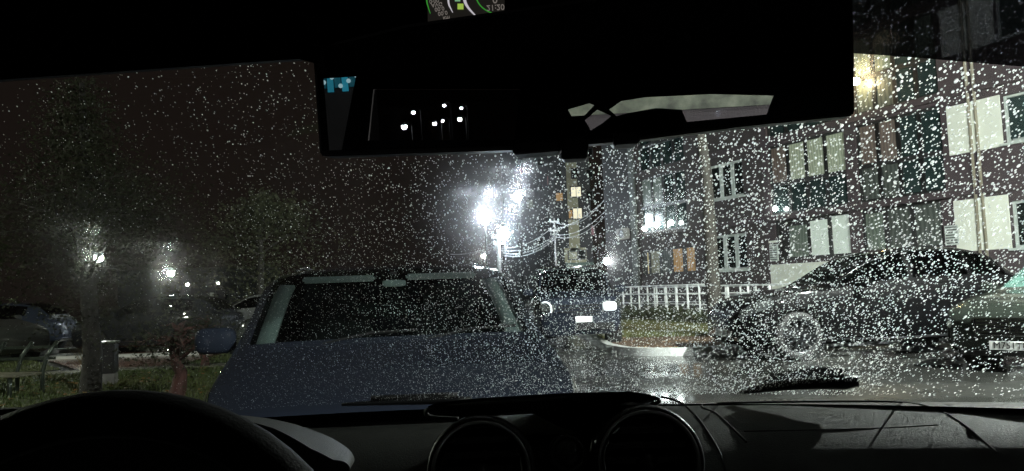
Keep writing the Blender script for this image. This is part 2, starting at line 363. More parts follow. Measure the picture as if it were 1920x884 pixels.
for a, b2, za, zb, panes, fm, kind in openings:
    mb = MB(); t = .06; o0, o1 = -.2, -.1
    cuts = sorted({a, b2}); fb(mb, a, b2, za, za + .07, o0, o1); fb(mb, a, b2, zb - .07, zb, o0, o1); fb(mb, a, a + .07, za + .07, zb - .07, o0, o1 - .002); fb(mb, b2 - .07, b2, za + .07, zb - .07, o0, o1 - .002)
    xs = sorted({(round(p[0], 3), round(p[1], 3)) for p in panes}); zr = sorted({(round(p[2], 3), round(p[3], 3)) for p in panes})
    for zlo in sorted({p[2] for p in panes}):
        rowp = sorted([p for p in panes if p[2] == zlo])
        for p, q in zip(rowp, rowp[1:]): fb(mb, p[1] - .01, q[0] + .01, za + .07, zb - .07, o0 + .01, o1 - .005)
    if len({p[2] for p in panes}) > 1:
        hi = max(p[2] for p in panes); fb(mb, a + .07, b2 - .07, hi - .14, hi + .01, o0 + .005, o1 + .03)
    fb(mb, a + .07, b2 - .07, za + .07, zb - .07, -.3, -.26)
    w = mb.build("balcony_window" if kind == 'd' else "window", fm, bld)
    for p in panes:
        q = MB(); fb(q, p[0], p[1], p[2], p[3], -.17, -.15); q.build("pane", p[4], w)
    if kind == 'w':
        sl = MB(); fb(sl, a - .1, b2 + .1, za - .07, za - .003, -.02, .1); sl.build("sill", M_whitepvc, w)
# cream panels, ledges, pipes, grilles
def fpart(name, s0, s1, z0, z1, o0, o1, m, bw=0.0):
    mb = MB(); fb(mb, s0, s1, z0, z1, o0, o1); o = mb.build(name, m, bld); return bevel(o, bw, 1) if bw else o
for f in range(6):
    z = 1.86 + H * f
    z0, z1 = (1.9, 3.45) if f == 0 else (z - .06, z + 1.44)
    fpart("cream_panel", .08, 1.72, z0, z1, .002, .05, M_cream, .008)
    fpart("cream_panel", -2.62, -.96, z0, z1, .002, .05, M_cream, .008)
    fpart("cream_panel", -6.4, -4.7, z0, z1, .002, .05, M_cream, .008)
    if f: fpart("ledge", S0 + .1, 13.4, z - 1.35 , z - 1.12, .002, .13, M_maroon, .01)
    if f: fpart("ledge", 13.4, 20, z - 1.3, z - 1.15, .002, .10, M_brown, .01)
fpart("cream_panel", 5.55, 9.45, .85, 1.86, .003, .05, M_cream, .008)
fpart("cream_panel", 9.02, 9.45, 2.72, 2.8, .003, .05, M_cream)
fpart("plinth", S0, S1, 0, .55, .004, .08, mat("plinth_stone", (.06, .055, .055), .7, c2=(.045, .04, .04), scale=4, bump=.3), .01)
fpart("pilaster", 18.25, 18.7, 1.2, ZT - .3, .002, .12, mat("pale_pilaster", (.09, .10, .09), .7, c2=(.06, .065, .06), scale=3), .01)
for s in (.78, .98): MB().tube([(s, .09, 0.3), (s, .09, ZT - .2)], .045, 8).build("drain_pipe", mat("drain_pipe", (.30, .27, .2), .4), bld, True)
for s0, s1, z0, z1 in ((1.62, 2.06, 2.12, 2.72), (9.0, 9.42, 2.0, 2.66)):
    mb = MB(); fb(mb, s0, s1, z0, z1, .003, .06); g = mb.build("vent_grille", M_whitepvc, bld)
    for k in range(7):
        zz = z0 + .06 + k * (z1 - z0 - .12) / 6; q = MB(); fb(q, s0 + .04, s1 - .04, zz - .012, zz + .016, .062, .085); q.build("slat", M_darkfr, g)
for s, z in ((19.25, 3.9),):
    mb = MB(); fb(mb, s - .4, s + .4, z - .27, z + .27, .05, .38); a = bevel(mb.build("air_conditioner", M_pole, bld), .03); MB().lathe([(.0, .0), (.2, .0), (.22, .02)], FM.inverted() @ FM @ frame_to((s - .1, .39, z), (0, 1, 0)), 16).build("fan_cover", M_darkfr, a)
# street-lamp reflections in the lower balcony panes, added as glowing globes, the warm wall lamp, the lamp by the entrance
def wall_lamp_or_glint(s, z, r, m, label, o=.25):
    p = FM @ Vector((s, o, z)); root = empty("wall_lamp_or_glint", p, math.atan2(FD.y, FD.x), label, "lamp", "lamps on the apartment block")
    MB().box((-.05, -o + .0, .03), (.05, 0, .07)).build("bracket", M_steel, root); MB().blob((0, 0, 0), (r, r, r), 1, nu=12, nv=8).build("globe", m, root, True); return root
L_GLINT = lamp_mat("pane_reflection", (.9, 1.0, .96), 60)
wall_lamp_or_glint(4.72, 7.95, .13, L_WARM, "warm yellow lamp glowing high on the block just beside the mirror's edge")
wall_lamp_or_glint(8.9, 4.02, .10, L_GLINT, "white street-lamp reflection under the pale green balcony panes", .14)
wall_lamp_or_glint(15.4, 4.1, .12, L_GLINT, "white street-lamp reflection in the dark balcony, nearest of its trio to the tree", .14)
wall_lamp_or_glint(16.5, 4.1, .14, L_GLINT, "white street-lamp reflection in the dark balcony, middle of its trio", .14)
wall_lamp_or_glint(17.5, 4.0, .12, L_GLINT, "white street-lamp reflection in the dark balcony, farthest of its trio from the tree", .14)
pl = at(1160, 490, 41.0); s_l = (FM.inverted() @ pl)
wall_lamp_or_glint(s_l.x, s_l.z, .17, lamp_mat("lamp_entry", (.95, 1, 1), 80), "small white star-like lamp low on the dark end of the block", max(.2, s_l.y))

# ------------------------------------------------------------------ far buildings
def tower(name, label, c, wdt, dep, hgt, rz, m, wins, strips=(), bands=()):
    root = empty(name, c, rz, label, "building"); MB().box((-wdt / 2, 0, 0), (wdt / 2, dep, hgt)).build("wall", m, root)
    MB().box((-wdt / 2 - .2, -.2, hgt), (wdt / 2 + .2, dep + .2, hgt + .4)).build("roof", M_darkfr, root)
    for x0, x1, z0, z1, mm in strips: MB().box((x0, -.12, z0), (x1, -.003, z1)).build("wall_panel", mm, root)
    for x0, x1, z0, z1, mm in wins:
        f = MB().box((x0 - .12, -.2, z0 - .12), (x1 + .12, -.13, z1 + .12)).build("window", M_darkfr, root)
        n = 2 if x1 - x0 > .9 else 1
        for k in range(n):
            a = x0 + (x1 - x0) * k / n + (.05 if k else 0); MB().box((a, -.24, z0), (x0 + (x1 - x0) * (k + 1) / n, -.203, z1)).build("pane", mm, f)
    for x0, x1, z0, z1, mm in bands: bevel(MB().box((x0, -1.1, z0), (x1, -.003, z1)).build("balcony", mm, root), .03, 1)
    return root
M_towerd = mat("dark_tower_render", (.035, .037, .042), .8, c2=(.025, .026, .03), scale=.5)
M_towerc = mat("tower_cream_strip", (.33, .32, .22), .8, c2=(.26, .25, .17), scale=.6)
M_towert = mat("tower_teal_balcony", (.06, .10, .09), .6)
M_winW = lamp_mat("lit_window_white", (1, .92, .68), 1.1); M_winO = lamp_mat("lit_window_orange", (1, .62, .28), .38); M_winP = lamp_mat("lit_window_pink", (1, .55, .6), .22); M_winD = lamp_mat("lit_window_dim", (.9, 1, .8), .10)
TY = 82.0
def tp(px, py): p = at(px, py, TY); return p.x, p.z
tx, _ = tp(1080, 500)
def wr(x0, y0, x1, y1, m):
    a = tp(x0, y0); b = tp(x1, y1); return (a[0] - tx, b[0] - tx, b[1], a[1], m)
def trow(x0, x1, ys, m, h=14): return [wr(x0, y, x1, y + h, m) for y in ys]
strip = wr(1059, 270, 1088, 478, M_towerc)
tower("apartment_tower", "distant tall block with a cream stair strip and a few lit yellow windows", (tx, TY, 0), wr(1036, 0, 1124, 500, None)[1] - wr(1036, 0, 1124, 500, None)[0], 14, 30, 0, M_towerd,
      [wr(1070, 352, 1089, 369, M_winW), wr(1074, 392, 1091, 410, M_winW), wr(1042, 363, 1055, 377, M_winO), wr(1066, 473, 1082, 486, M_lit_sage), wr(1085, 471, 1097, 485, M_glass_night), wr(1072, 318, 1084, 334, M_glass_night), wr(1108, 425, 1114, 441, M_winP),
       wr(1066, 395, 1073, 410, M_winO), wr(1100, 360, 1110, 374, M_glass_night), wr(1100, 320, 1110, 334, M_glass_night), wr(1100, 280, 1110, 294, M_glass_night), wr(1042, 320, 1052, 334, M_glass_night), wr(1042, 410, 1052, 424, M_glass_night)],
      [strip, wr(1058, 466, 1100, 492, M_towerc)], [wr(1060, 494, 1112, 520, M_towert)])
TY2 = 105.0
def tp(px, py): p = at(px, py, TY2); return p.x, p.z
tx, _ = tp(992, 500)
tower("dark_tower", "far unlit block behind the bright lamps with two faint windows", (tx, TY2, 0), 6.4, 14, 31, 0, M_towerd,
      [wr(988, 376, 999, 391, M_winD), wr(1026, 331, 1030, 347, M_winP), wr(975, 318, 978, 327, M_winP)] + [wr(x, y, x + 9, y + 13, M_glass_night) for x in (970, 1008) for y in (300, 345, 420, 450)])
TY3 = 120.0
def tp(px, py): p = at(px, py, TY3); return p.x, p.z
tx, _ = tp(360, 560)
tower("park_side_block", "far dark block beyond the park with three small lit windows", (tx, TY3, 0), 22, 12, 6.2, .1, M_towerd,
      [wr(393, 549, 400, 560, M_winD), wr(394, 585, 400, 596, M_winD), wr(394, 600, 399, 609, M_winD)] + [wr(x, y, x + 7, y + 10, M_glass_night) for x in (300, 330, 360, 420) for y in (552, 586)])

# ------------------------------------------------------------------ lamps, poles and wires
gl = "lamps over the street"
def foot(px, Y, z=0): p = at(px, 560, Y); return (p.x, Y, z)
street_lamp(at(908, 410, 42), foot(915, 42), .30, L_WHITE, "brightest white street lamp, low beside the wooden wire pole", gl)
street_lamp(at(945, 440, 50.2), (at(945, 440, 50).x + .05, 50.6, 0), .34, L_WHITE, "white street lamp glaring at the head of the wire pole", gl)
street_lamp(at(970, 370, 46), foot(981, 46), .25, L_WHITE, "smaller white street lamp standing highest of the bright three", gl)
street_lamp(at(908, 480, 66), foot(912, 66), .24, L_SMALL, "small dim street lamp just above the blue car's roof", gl)
gp = "park lamps among the trees"
pk = at(185, 484, 28); street_lamp(pk, foot(160, 28), .14, L_PARK, "park lamp on a thin pole behind the tall tree's crown", gp, pole_r=.05, pm=M_steel)
pk = at(320, 512, 38); street_lamp(pk, foot(301, 38), .17, L_PARK, "brighter park lamp on a pale pole beyond the dark parked car", gp, pole_r=.06)
street_lamp(at(351, 534, 60), foot(356, 60), .11, L_SMALL, "tiny far park lamp close to the brighter park lamp", gp, pole_r=.05)
street_lamp(at(409, 531, 62), foot(403, 62), .09, L_SMALL, "tiny far park lamp above the blue car's dark mirror", gp, pole_r=.05)
street_lamp(at(275, 590, 44), foot(276, 44), .04, L_SMALL, "short faint post lamp over the parked cars", gp, pole_r=.04)
# lamps outside the view that light the scene: over the street in front, by the park, and behind on the pavement
rl = street_lamp((7.6, 6.6, 6.1), (8.7, 6.2), .09, lamp_mat("lamp_near_strong", (.93, 1.0, .93), 62000), "tall street lamp on the pavement ahead, out of the picture", "street lamps over our car")
def light_blocker(root, hc, a0, a1):  # added blocker that dims the left of the windscreen, no real lamp part
    """unseen curved plate added round the lantern to keep its light off one side"""
    vs = []; fs = []
    for k in range(13):
        a = math.radians(a0 + (a1 - a0) * k / 12); q = Vector(hc) - root.location + Vector((math.cos(a), math.sin(a), 0)) * 1.0; vs += [q + Vector((0, 0, -.9)), q + Vector((0, 0, .35))]
    for k in range(12): fs.append((2 * k, 2 * k + 2, 2 * k + 3, 2 * k + 1))
    MB().add(vs, fs).build("light_blocker", M_darkfr, root)
light_blocker(rl, (7.6, 6.6, 6.1), 140, 219.2)
street_lamp(at(1165, 470, 70), (at(1172, 470, 70).x, 70.5), .11, L_NEAR, "unseen lamp added behind the end of the block to light the tower", "street lamps over our car")  # unseen lamp added to brighten the tower's cream strip
rl2 = street_lamp((9.5, -7.0, 7.6), (11.5, -7.4), .14, L_NEAR, "tall street lamp on the pavement behind us, out of the picture", "street lamps over our car")
light_blocker(rl2, (9.5, -7.0, 7.6), 138.5, 178)
street_lamp((-13.2, 10.5, 4.6), (-13.7, 10.3), .13, L_LEFT, "park lamp at the edge of the lawn, out of the picture", gp)

def pole_thing(name, base, top, r, label, arms):
    root = empty(name, base, 0, label, "utility pole"); v = Vector(top) - Vector(base)
    MB().tube([(0, 0, 0), v * .5, v], [r * 1.2, r, r * .8], 10).build("shaft", M_pole, root, True)
    for dz, w in arms:
        q = v + Vector((0, 0, dz)); MB().box((q.x - w, q.y - .05, q.z - .05), (q.x + w, q.y + .05, q.z + .05)).build("crossarm", M_steel, root)
        for sx in (-1, 1): MB().lathe([(.03, 0), (.06, .04), (.05, .1), (.02, .14)], Matrix.Translation((q.x + sx * w * .85, q.y, q.z + .05)), 8).build("insulator", M_whitepvc, root, True)
    return root
P1b = Vector(foot(938, 50)); P1t = at(934, 430, 50); P2b = Vector(foot(1046, 48)); P2t = at(1039, 410, 48)
pole_thing("utility_pole", P1b, P1t, .13, "thick pale wire pole under the glaring white lamp", [(-.5, .45), (-.95, .35)])
pole_thing("utility_pole", P2b, P2t, .06, "thin steel wire pole in front of the lit tower", [(-.2, .3), (-.75, .3)])
def wire(a, b, sag, r, label):
    a = Vector(a); b = Vector(b); pts = [a.lerp(b, t / 18) - Vector((0, 0, sag * 4 * (t / 18) * (1 - t / 18))) for t in range(19)]
    o = MB().tube(pts, r, 5).build("overhead_wire", M_wire, None, True); return tag(o, label, "wire", "overhead wires")
for i, ((x0, y0), (x1, y1), sg) in enumerate([((943, 466), (1037, 426), .35), ((943, 470), (1039, 443), .35), ((943, 475), (1039, 446), .4), ((943, 479), (1040, 449), .45)]):
    wire(at(x0, y0, 49.9), at(x1, y1, 47.9), sg, .022, ["topmost sagging wire between the thick and the thin pole", "second sagging wire from the top between the two poles", "third sagging wire from the top between the two poles", "lowest sagging wire between the thick and the thin pole"][i])
for i, ((x0, y0), (x1, y1), sg) in enumerate([((1041, 417), (1142, 362), .75), ((1041, 430), (1142, 368), .3), ((1041, 440), (1147, 382), .55), ((1041, 445), (1150, 388), .6)]):
    wire(at(x0, y0, 47.9), at(x1, y1, 41.0), sg, .020, ["topmost wire from the thin pole to the dark building", "second wire from the thin pole to the dark building", "third wire from the thin pole to the dark building", "lowest wire from the thin pole to the dark building"][i])
o = wire(at(933, 460, 50), at(845, 477, 60), .2, .022, "lone wire running from the thick pole out over the blue car")

# ------------------------------------------------------------------ fence, hedge
M_fence = mat("white_fence_paint", (.80, .82, .81), .4, c2=(.7, .72, .71), scale=4)
def fence(a, b, n, h, label, z=.11):
    a = Vector((a[0], a[1], z)); b = Vector((b[0], b[1], z)); root = empty("metal_fence", a, 0, label, "fence", "white metal fences on the lawn"); d = b - a
    for i in range(n + 1):
        p = d * (i / n); MB().box((p.x - .025, p.y - .025, 0), (p.x + .025, p.y + .025, h * (1.0 if i % 2 else .98))).build("post", M_fence, root)
    for k, zz in enumerate((h - .02, h * .74, h * .45, h * .2)):
        r = .024 if k < 2 else .014; MB().tube([Vector((0, 0, zz)) - d * .02, d * .5 + Vector((0, 0, zz + .005)), d * 1.02 + Vector((0, 0, zz))], r, 6).build("rail", M_fence, root, True)
    return root
fence((4.15, 29.6), (5.75, 22.6), 9, 1.12, "white metal fence with thin posts on the lawn by the tree trunk")
fence((5.6, 31.0), (7.6, 24.4), 8, 1.05, "second white metal fence set back behind the front one")
fence((5.95, 21.6), (7.6, 17.8), 5, 1.05, "short white fence run past the trunk, beside the black car's nose")
M_hedge = mat("hedge_leaf", (.030, .038, .018), .55, c2=(.045, .052, .022), scale=3)
def leaf_cloud(pts, size, jitter=1.0):
    vs = []; fs = []
    for p, s in pts:
        a = Vector((random.gauss(0, 1), random.gauss(0, 1), random.gauss(0, .7))).normalized(); b = a.orthogonal().normalized()
        if random.random() < .5: b = a.cross(b)
        a *= size * s; b *= size * s * .55; k = len(vs); vs += [p - a, p + b, p + a, p - b]; fs.append((k, k + 1, k + 2, k + 3))
    return vs, fs
hp = []
for _ in range(4200):
    t = random.random(); base = Vector((3.75, 27.5, 0)).lerp(Vector((5.6, 20.6, 0)), t)
    lump = .75 + .25 * math.sin(t * 31) * math.sin(t * 13 + 1)
    p = base + Vector((random.gauss(0, .28), random.gauss(0, .28), .11 + abs(random.gauss(.22, .17)) * lump)); hp.append((p, random.uniform(.6, 1.4)))
v, f = leaf_cloud(hp, .05); me = bpy.data.meshes.new("hedge"); me.from_pydata(v, [], f)
o = link("hedge", me, M_hedge); tag(o, "low dark hedge running along the foot of the white fence", "hedge")

# ------------------------------------------------------------------ trees
M_bark = mat("dark_bark", (.028, .025, .021), .85, c2=(.016, .014, .012), scale=9, bump=.8, bscale=35)
M_barkp = mat("pale_bark", (.036, .032, .025), .8, c2=(.02, .017, .014), scale=7, bump=.8, bscale=30)
M_barkr = mat("red_brown_bark", (.085, .028, .022), .75, c2=(.035, .018, .015), scale=5, bump=.6, bscale=25)
M_fol = mat("olive_foliage", (.022, .026, .014), .7, c2=(.032, .034, .018), scale=1.5, spec=.15)
M_folg = mat("green_foliage", (.04, .06, .025), .7, c2=(.06, .08, .03), scale=1.5, spec=.15)
M_fold = mat("dark_foliage", (.028, .033, .019), .7, c2=(.04, .04, .023), scale=1.5, spec=.15)
def tree(name, base, lean, h, r, crown, nleaf, leaf, bark, fol, label, cat="tree", group=None, limbs=10, seed=1, gap=None):
    """crown: list of (height, radius) rows; lean: sideways shift of the tip"""
    R = random.Random(seed); root = empty(name, base, 0, label, cat, group)
    tip = Vector((lean[0], lean[1], h)); tr = []
    for i in range(9):
        t = i / 8; tr.append(tip * t + Vector((R.gauss(0, .03), R.gauss(0, .03), 0)) * (t > 0))
    MB().tube([Vector((0, 0, -.05))] + tr, [r * 1.45] + [r * (1.12 - .82 * (i / 8)) if i else r * 1.2 for i in range(9)], 12).build("trunk", bark, root, True)
    if not crown: return root
    zs = [c[0] for c in crown]; rs = [c[1] for c in crown]
    rad = lambda z: float(np.interp(z, zs, rs))
    ends = []
    mbl = MB()
    for i in range(limbs):
        z0 = R.uniform(zs[0] * .85, zs[-1] * .9); a = R.uniform(0, 6.28); rr = rad(min(z0 + .3, zs[-1])) * R.uniform(.6, 1.0); p0 = tip * (z0 / h)
        p1 = p0 + Vector((math.cos(a) * rr * .5, math.sin(a) * rr * .5, rr * .35)); p2 = p0 + Vector((math.cos(a) * rr, math.sin(a) * rr, rr * R.uniform(.1, .6)))
        mbl.tube([p0, p1, p2], [r * .32, r * .2, r * .06], 5); ends += [p1, p2, p0.lerp(p1, .7)]
        for q in range(3):
            a2 = a + R.uniform(-.9, .9); e = p1.lerp(p2, R.random()); e2 = e + Vector((math.cos(a2), math.sin(a2), R.uniform(-.3, .5))) * rr * .45; mbl.tube([e, e2], [r * .1, r * .03], 4); ends.append(e2)
    mbl.build("limb", bark, root, True)["kind"] = "stuff"
    cl = []
    for z in np.linspace(zs[0], zs[-1], 34):
        for _ in range(3):
            a = R.uniform(0, 6.28); q = rad(z) * math.sqrt(R.random()); cl.append(tip * (z / h) + Vector((math.cos(a) * q, math.sin(a) * q, 0)))
    cl += ends; pts = []
    for _ in range(nleaf):
        c = R.choice(cl); s = .16 + .12 * rad(c.z); p = c + Vector((R.gauss(0, s), R.gauss(0, s), R.gauss(0, s) * .8 - .05))
        if gap is not None and (p - gap).length < .24: continue
        pts.append((p, R.uniform(.6, 1.4)))
    v, f = leaf_cloud(pts, leaf); me = bpy.data.meshes.new("crown"); me.from_pydata(v, [], f); link("crown", me, fol, root)
    return root
tree("tree", (4.25, 16.4, .1), (-.30, 0, ), 9.0, .155, [(6.4, .3), (7.2, 1.6), (8.6, 1.3), (9.2, .3)], 2600, .06, M_barkp, M_fold, "straight tall tree trunk on the lawn in front of the white fence", seed=4)
tree("tree", (-5.96, 10.9, .05), (-.15, 0), 4.4, .125, [(1.05, .7), (1.35, 1.35), (1.9, 1.55), (2.5, 1.2), (3.0, .75), (3.7, .35), (4.4, .10)], 15000, .026, M_bark, M_fol, "dark bushy tree with a pointed crown on the park lawn beside the bench", seed=8, limbs=22, gap=at(187, 484, 10.9) - Vector((-5.96, 10.9, .05)))
tree("tree", (-9.6, 12.0, .05), (.1, 0), 5.5, .12, [(1.0, .9), (1.5, 1.7), (2.4, 1.6), (3.4, 1.0), (4.6, .5), (5.4, .1)], 8000, .04, M_bark, M_folg, "green-lit tree at the picture's edge behind the bench", seed=15, limbs=18)
tree("tree", (-8.0, 24.5, 0), (0, 0), 4.6, .12, [(1.3, .9), (2.2, 1.9), (3.2, 1.7), (4.0, 1.1), (4.6, .3)], 5200, .06, M_bark, M_fold, "dark tree beyond the road between the park lamps", seed=22, limbs=14)
tree("small_tree", (-4.07, 9.35, .04), (.0, 0), .78, .10, [(.62, .22), (.74, .62), (.9, .62), (1.02, .3)], 1500, .022, M_barkr, M_fold, "short stout red-brown trunk with a low spreading crown", seed=31, limbs=16)
tree("shrub", (-5.9, 14.75, .05), (.05, 0), .95, .07, [(.5, .25), (.75, .35), (1.0, .25)], 500, .03, M_barkr, M_fold, "small reddish shrub stem by the pale path past the blue car", cat="shrub", seed=33, limbs=8)
# a dry tuft by the bin
root = empty("dry_plant", (-6.9, 12.6, .05), 0, "dry spiky plant between the bin and the red paving", "plant")
mb = MB()
for _ in range(46):
    a = random.uniform(0, 6.28); l = random.uniform(.3, .62); e = Vector((math.cos(a), math.sin(a), 0)) * random.uniform(.05, .3)
    mb.tube([e * .15, e * .6 + Vector((0, 0, l * .6)), e * 1.2 + Vector((0, 0, l))], [.009, .006, .002], 4)
mb.build("stems", mat("dry_stem", (.16, .13, .06), .6), root)["kind"] = "stuff"

# ------------------------------------------------------------------ park furniture
M_wood = mat("pale_bench_wood", (.24, .23, .17), .3, c2=(.16, .15, .11), scale=6)
M_benchm = mat("green_black_bench_metal", (.06, .075, .06), .3, .4)
br = empty("park_bench", (-7.9, 11.2, .05), math.radians(-12), "low wooden park bench with three curved metal back supports", "bench")
for k in range(3): bevel(MB().box((-1.1, -.30 + k * .15, .27), (1.15, -.17 + k * .15, .305)).build("slat", M_wood, br), .008, 1)
for sx in (-.95, 0, .95): MB().tube([(sx, -.22, 0), (sx, -.22, .262)], .03, 8).build("leg", M_benchm, br, True)
for sx in (.15, .62, 1.05):
    MB().tube([(sx - .02, .26, 0), (sx - .02, .26, .30), (sx + .03, .29, .52), (sx + .14, .36, .72)], .028, 8).build("back_support", M_benchm, br, True)
for k in range(2): MB().box((.15, .30 + .035 * k, .46 + k * .16), (1.2, .32 + .035 * k, .50 + k * .16)).build("back_slat", M_benchm, br)
bn = empty("litter_bin", (-6.35, 12.1, .05), .2, "black litter bin on a pale base just beside the bushy tree's trunk", "bin")
bevel(MB().box((-.13, -.12, .16), (.13, .12, .62)).build("bin_body", mat("black_bin", (.008, .008, .008), .5), bn), .02)
bevel(MB().box((-.15, -.14, .62), (.15, .14, .655)).build("lid", M_benchm, bn), .01, 1); MB().box((-.1, -.1, 0), (.12, .1, .156)).build("base", M_pole, bn)

# ------------------------------------------------------------------ cars
def pchip(x, y, q):
    x = np.asarray(x, float); y = np.asarray(y, float); h = np.diff(x); d = np.diff(y) / h; m = np.zeros_like(y)
    for i in range(1, len(x) - 1):
        if d[i - 1] * d[i] > 0:
            w1 = 2 * h[i] + h[i - 1]; w2 = h[i] + 2 * h[i - 1]; m[i] = (w1 + w2) / (w1 / d[i - 1] + w2 / d[i])
    m[0] = d[0]; m[-1] = d[-1]; q = np.asarray(q, float); k = np.clip(np.searchsorted(x, q, side='right') - 1, 0, len(x) - 2); t = (q - x[k]) / h[k]
    return (2 * t**3 - 3 * t**2 + 1) * y[k] + (t**3 - 2 * t**2 + t) * h[k] * m[k] + (-2 * t**3 + 3 * t**2) * y[k + 1] + (t**3 - t**2) * h[k] * m[k + 1]
def car_paint(name, c, flake=.25, beads=0.0, rough=.3):
    m = mat(name, c, max(rough, .45), .0, coat=1.0, spec=.06); nt = m.node_tree; b = nt.nodes["Principled BSDF"]
    if beads:
        tc = nt.nodes.new("ShaderNodeTexCoord"); v = nt.nodes.new("ShaderNodeTexVoronoi"); v.inputs["Scale"].default_value = 95
        r = nt.nodes.new("ShaderNodeValToRGB"); r.color_ramp.elements[0].color = (1, 1, 1, 1); r.color_ramp.elements[1].color = (0, 0, 0, 1); r.color_ramp.elements[1].position = .38
        bp = nt.nodes.new("ShaderNodeBump"); bp.inputs["Strength"].default_value = beads; bp.inputs["Distance"].default_value = .004
        nt.links.new(tc.outputs["Object"], v.inputs["Vector"]); nt.links.new(v.outputs["Distance"], r.inputs[0]); nt.links.new(r.outputs[0], bp.inputs["Height"])
        nt.links.new(bp.outputs[0], b.inputs["Normal"]); nt.links.new(bp.outputs[0], b.inputs["Coat Normal"])
    return m
NB, NG, NR = 8, 6, 5
def section(wb, wt, bot, belt, top):
    e = min(.09, (top - belt) * .35)
    h = belt - bot
    P = [(0, bot), (.78 * wb, bot), (.93 * wb, bot + .05 * min(1, h * 2)), (.985 * wb, bot + .26 * h), (wb, bot + .5 * h), (.985 * wb, bot + .78 * h), (.965 * wb, belt - .05 * h), (.945 * wb, belt)]
    a = P[-1]; q = (wt, top - e)
    for i in range(1, NG):
        t = i / (NG - 1); bul = .025 * math.sin(math.pi * t) * min(1, (top - belt) / .3); P.append((a[0] + (q[0] - a[0]) * t + bul, a[1] + (q[1] - a[1]) * t))
    P += [(.92 * wt, top - .45 * e), (.72 * wt, top - .16 * e), (.42 * wt, top - .04 * e), (0.18 * wt, top - .005 * e), (0, top)]
    return P
iBELT, iROOF, iTOP = 7, 7 + NG - 1, 7 + NG - 1 + 5
def make_car(name, loc, yaw, K, spec, label, cat, paint, group=None):
    """K: rows (y, half width at belt, half width of roof edge, underside, belt, top); y=0 is the nose, nose looks along local -y"""
    root = empty(name, loc, yaw, label, cat, group)
    K = np.array(K, float); L = K[-1, 0]; S = spec
    ys = sorted({round(float(a), 4) for a in list(np.linspace(0, L, int(L / .065))) + list(K[:, 0]) + S.get("cuts", [])})
    cols = [pchip(K[:, 0], K[:, i], ys) for i in range(1, 6)]
    SEC = [section(*[c[i] for c in cols]) for i in range(len(ys))]
    NV = iTOP + 1
    def vert(i, j):            # j in -(NV-1)..(NV-1)
        x, z = SEC[i][abs(j)]; return Vector((x if j >= 0 else -x, ys[i], z))
    cy0, cy1 = S["screen"]; ry0, ry1 = S["rear"]
    parts = {}
    axles = S["axles"]; WR = S["wheel_r"]; AR = WR + .055
    ztc = lambda y: float(np.interp(y, ys, cols[4] - cols[3]))
    for i in range(len(ys) - 1):
        ym = (ys[i] + ys[i + 1]) / 2
        for j in range(-(NV - 1), NV - 1):
            v = min(abs(j), abs(j + 1)); side = 1 if j >= 0 else -1
            quad = [(i, j), (i, j + 1), (i + 1, j + 1), (i + 1, j)]
            c = sum((vert(*q) for q in quad), Vector()) / 4; key = "body"
            if v >= 1 and v < iBELT and abs(c.x) > .4 and any(math.hypot(c.y - a, c.z - WR) < AR for a in axles): continue
            if v >= iROOF + S.get("pillar", 1) and cy0 < ym < cy1: key = "windscreen"
            elif v >= iROOF + 1 and ry0 < ym < ry1: key = "rear_window"
            elif iBELT + 1 <= v < iROOF - 0 and ztc(ym) > .16 and any(a < ym < b for a, b in S["windows"]): key = ("side_window", [k for k, (a, b) in enumerate(S["windows"]) if a < ym < b][0], side)
            elif 2 <= v < iBELT and any(a < ym < b for a, b in S.get("doors", [])): key = ("door", [k for k, (a, b) in enumerate(S["doors"]) if a < ym < b][0], side)
            elif S["light_v"][0] <= v < S["light_v"][1] and S["light_y"][0] < ym < S["light_y"][1]: key = ("headlight", 0, side)
            parts.setdefault(key, []).append(quad)
    mats = {"body": paint, "windscreen": S.get("screen_mat", M_cartint), "rear_window": M_cartint, "side_window": S.get("side_mat", M_cartint), "door": paint, "headlight": S.get("lens", M_lens)}
    objs = {}
    for key, quads in parts.items():
        nm = key if isinstance(key, str) else key[0]; idx = {}; vs = []; fs = []
        for q in quads:
            f = []
            for a in q:
                if a not in idx: idx[a] = len(vs); vs.append(vert(*a))
                f.append(idx[a])
            fs.append(f)
        if nm == "body":
            fs.append([idx[(0, j)] for j in range(-(NV - 1), NV) if (0, j) in idx][::-1]); fs.append([idx[(len(ys) - 1, j)] for j in range(-(NV - 1), NV) if (len(ys) - 1, j) in idx])
        me = bpy.data.meshes.new(nm); me.from_pydata(vs, [], fs); bm = bmesh.new(); bm.from_mesh(me); bmesh.ops.remove_doubles(bm, verts=bm.verts, dist=1e-5); bmesh.ops.dissolve_degenerate(bm, edges=bm.edges, dist=1e-5)
        if nm in ("body", "door"):
            for w in bm.verts:
                if abs(w.co.x) > .4 and w.is_boundary:
                    for a in axles:
                        d = math.hypot(w.co.y - a, w.co.z - WR)
                        if AR - .001 <= d < AR + .085: w.co.y = a + (w.co.y - a) * AR / d; w.co.z = max(WR + (w.co.z - WR) * AR / d, .12)
        bmesh.ops.recalc_face_normals(bm, faces=bm.faces)
        c0 = sum((w.co for w in bm.verts), Vector()) / max(1, len(bm.verts))
        if nm in ("headlight", "windscreen", "rear_window", "side_window", "door"):
            cen = Vector((0, c0.y, .7)); s = sum((f.normal.dot(f.calc_center_median() - cen) for f in bm.faces))
            if s < 0: bmesh.ops.reverse_faces(bm, faces=bm.faces)
            bm.normal_update()
            off = {"headlight": .008, "door": .0}.get(nm, -.004)
            for w in bm.verts: w.co += w.normal * off
        bm.to_mesh(me); bm.free(); o = soft(link(nm, me, mats[nm], root), 50); objs[key] = o
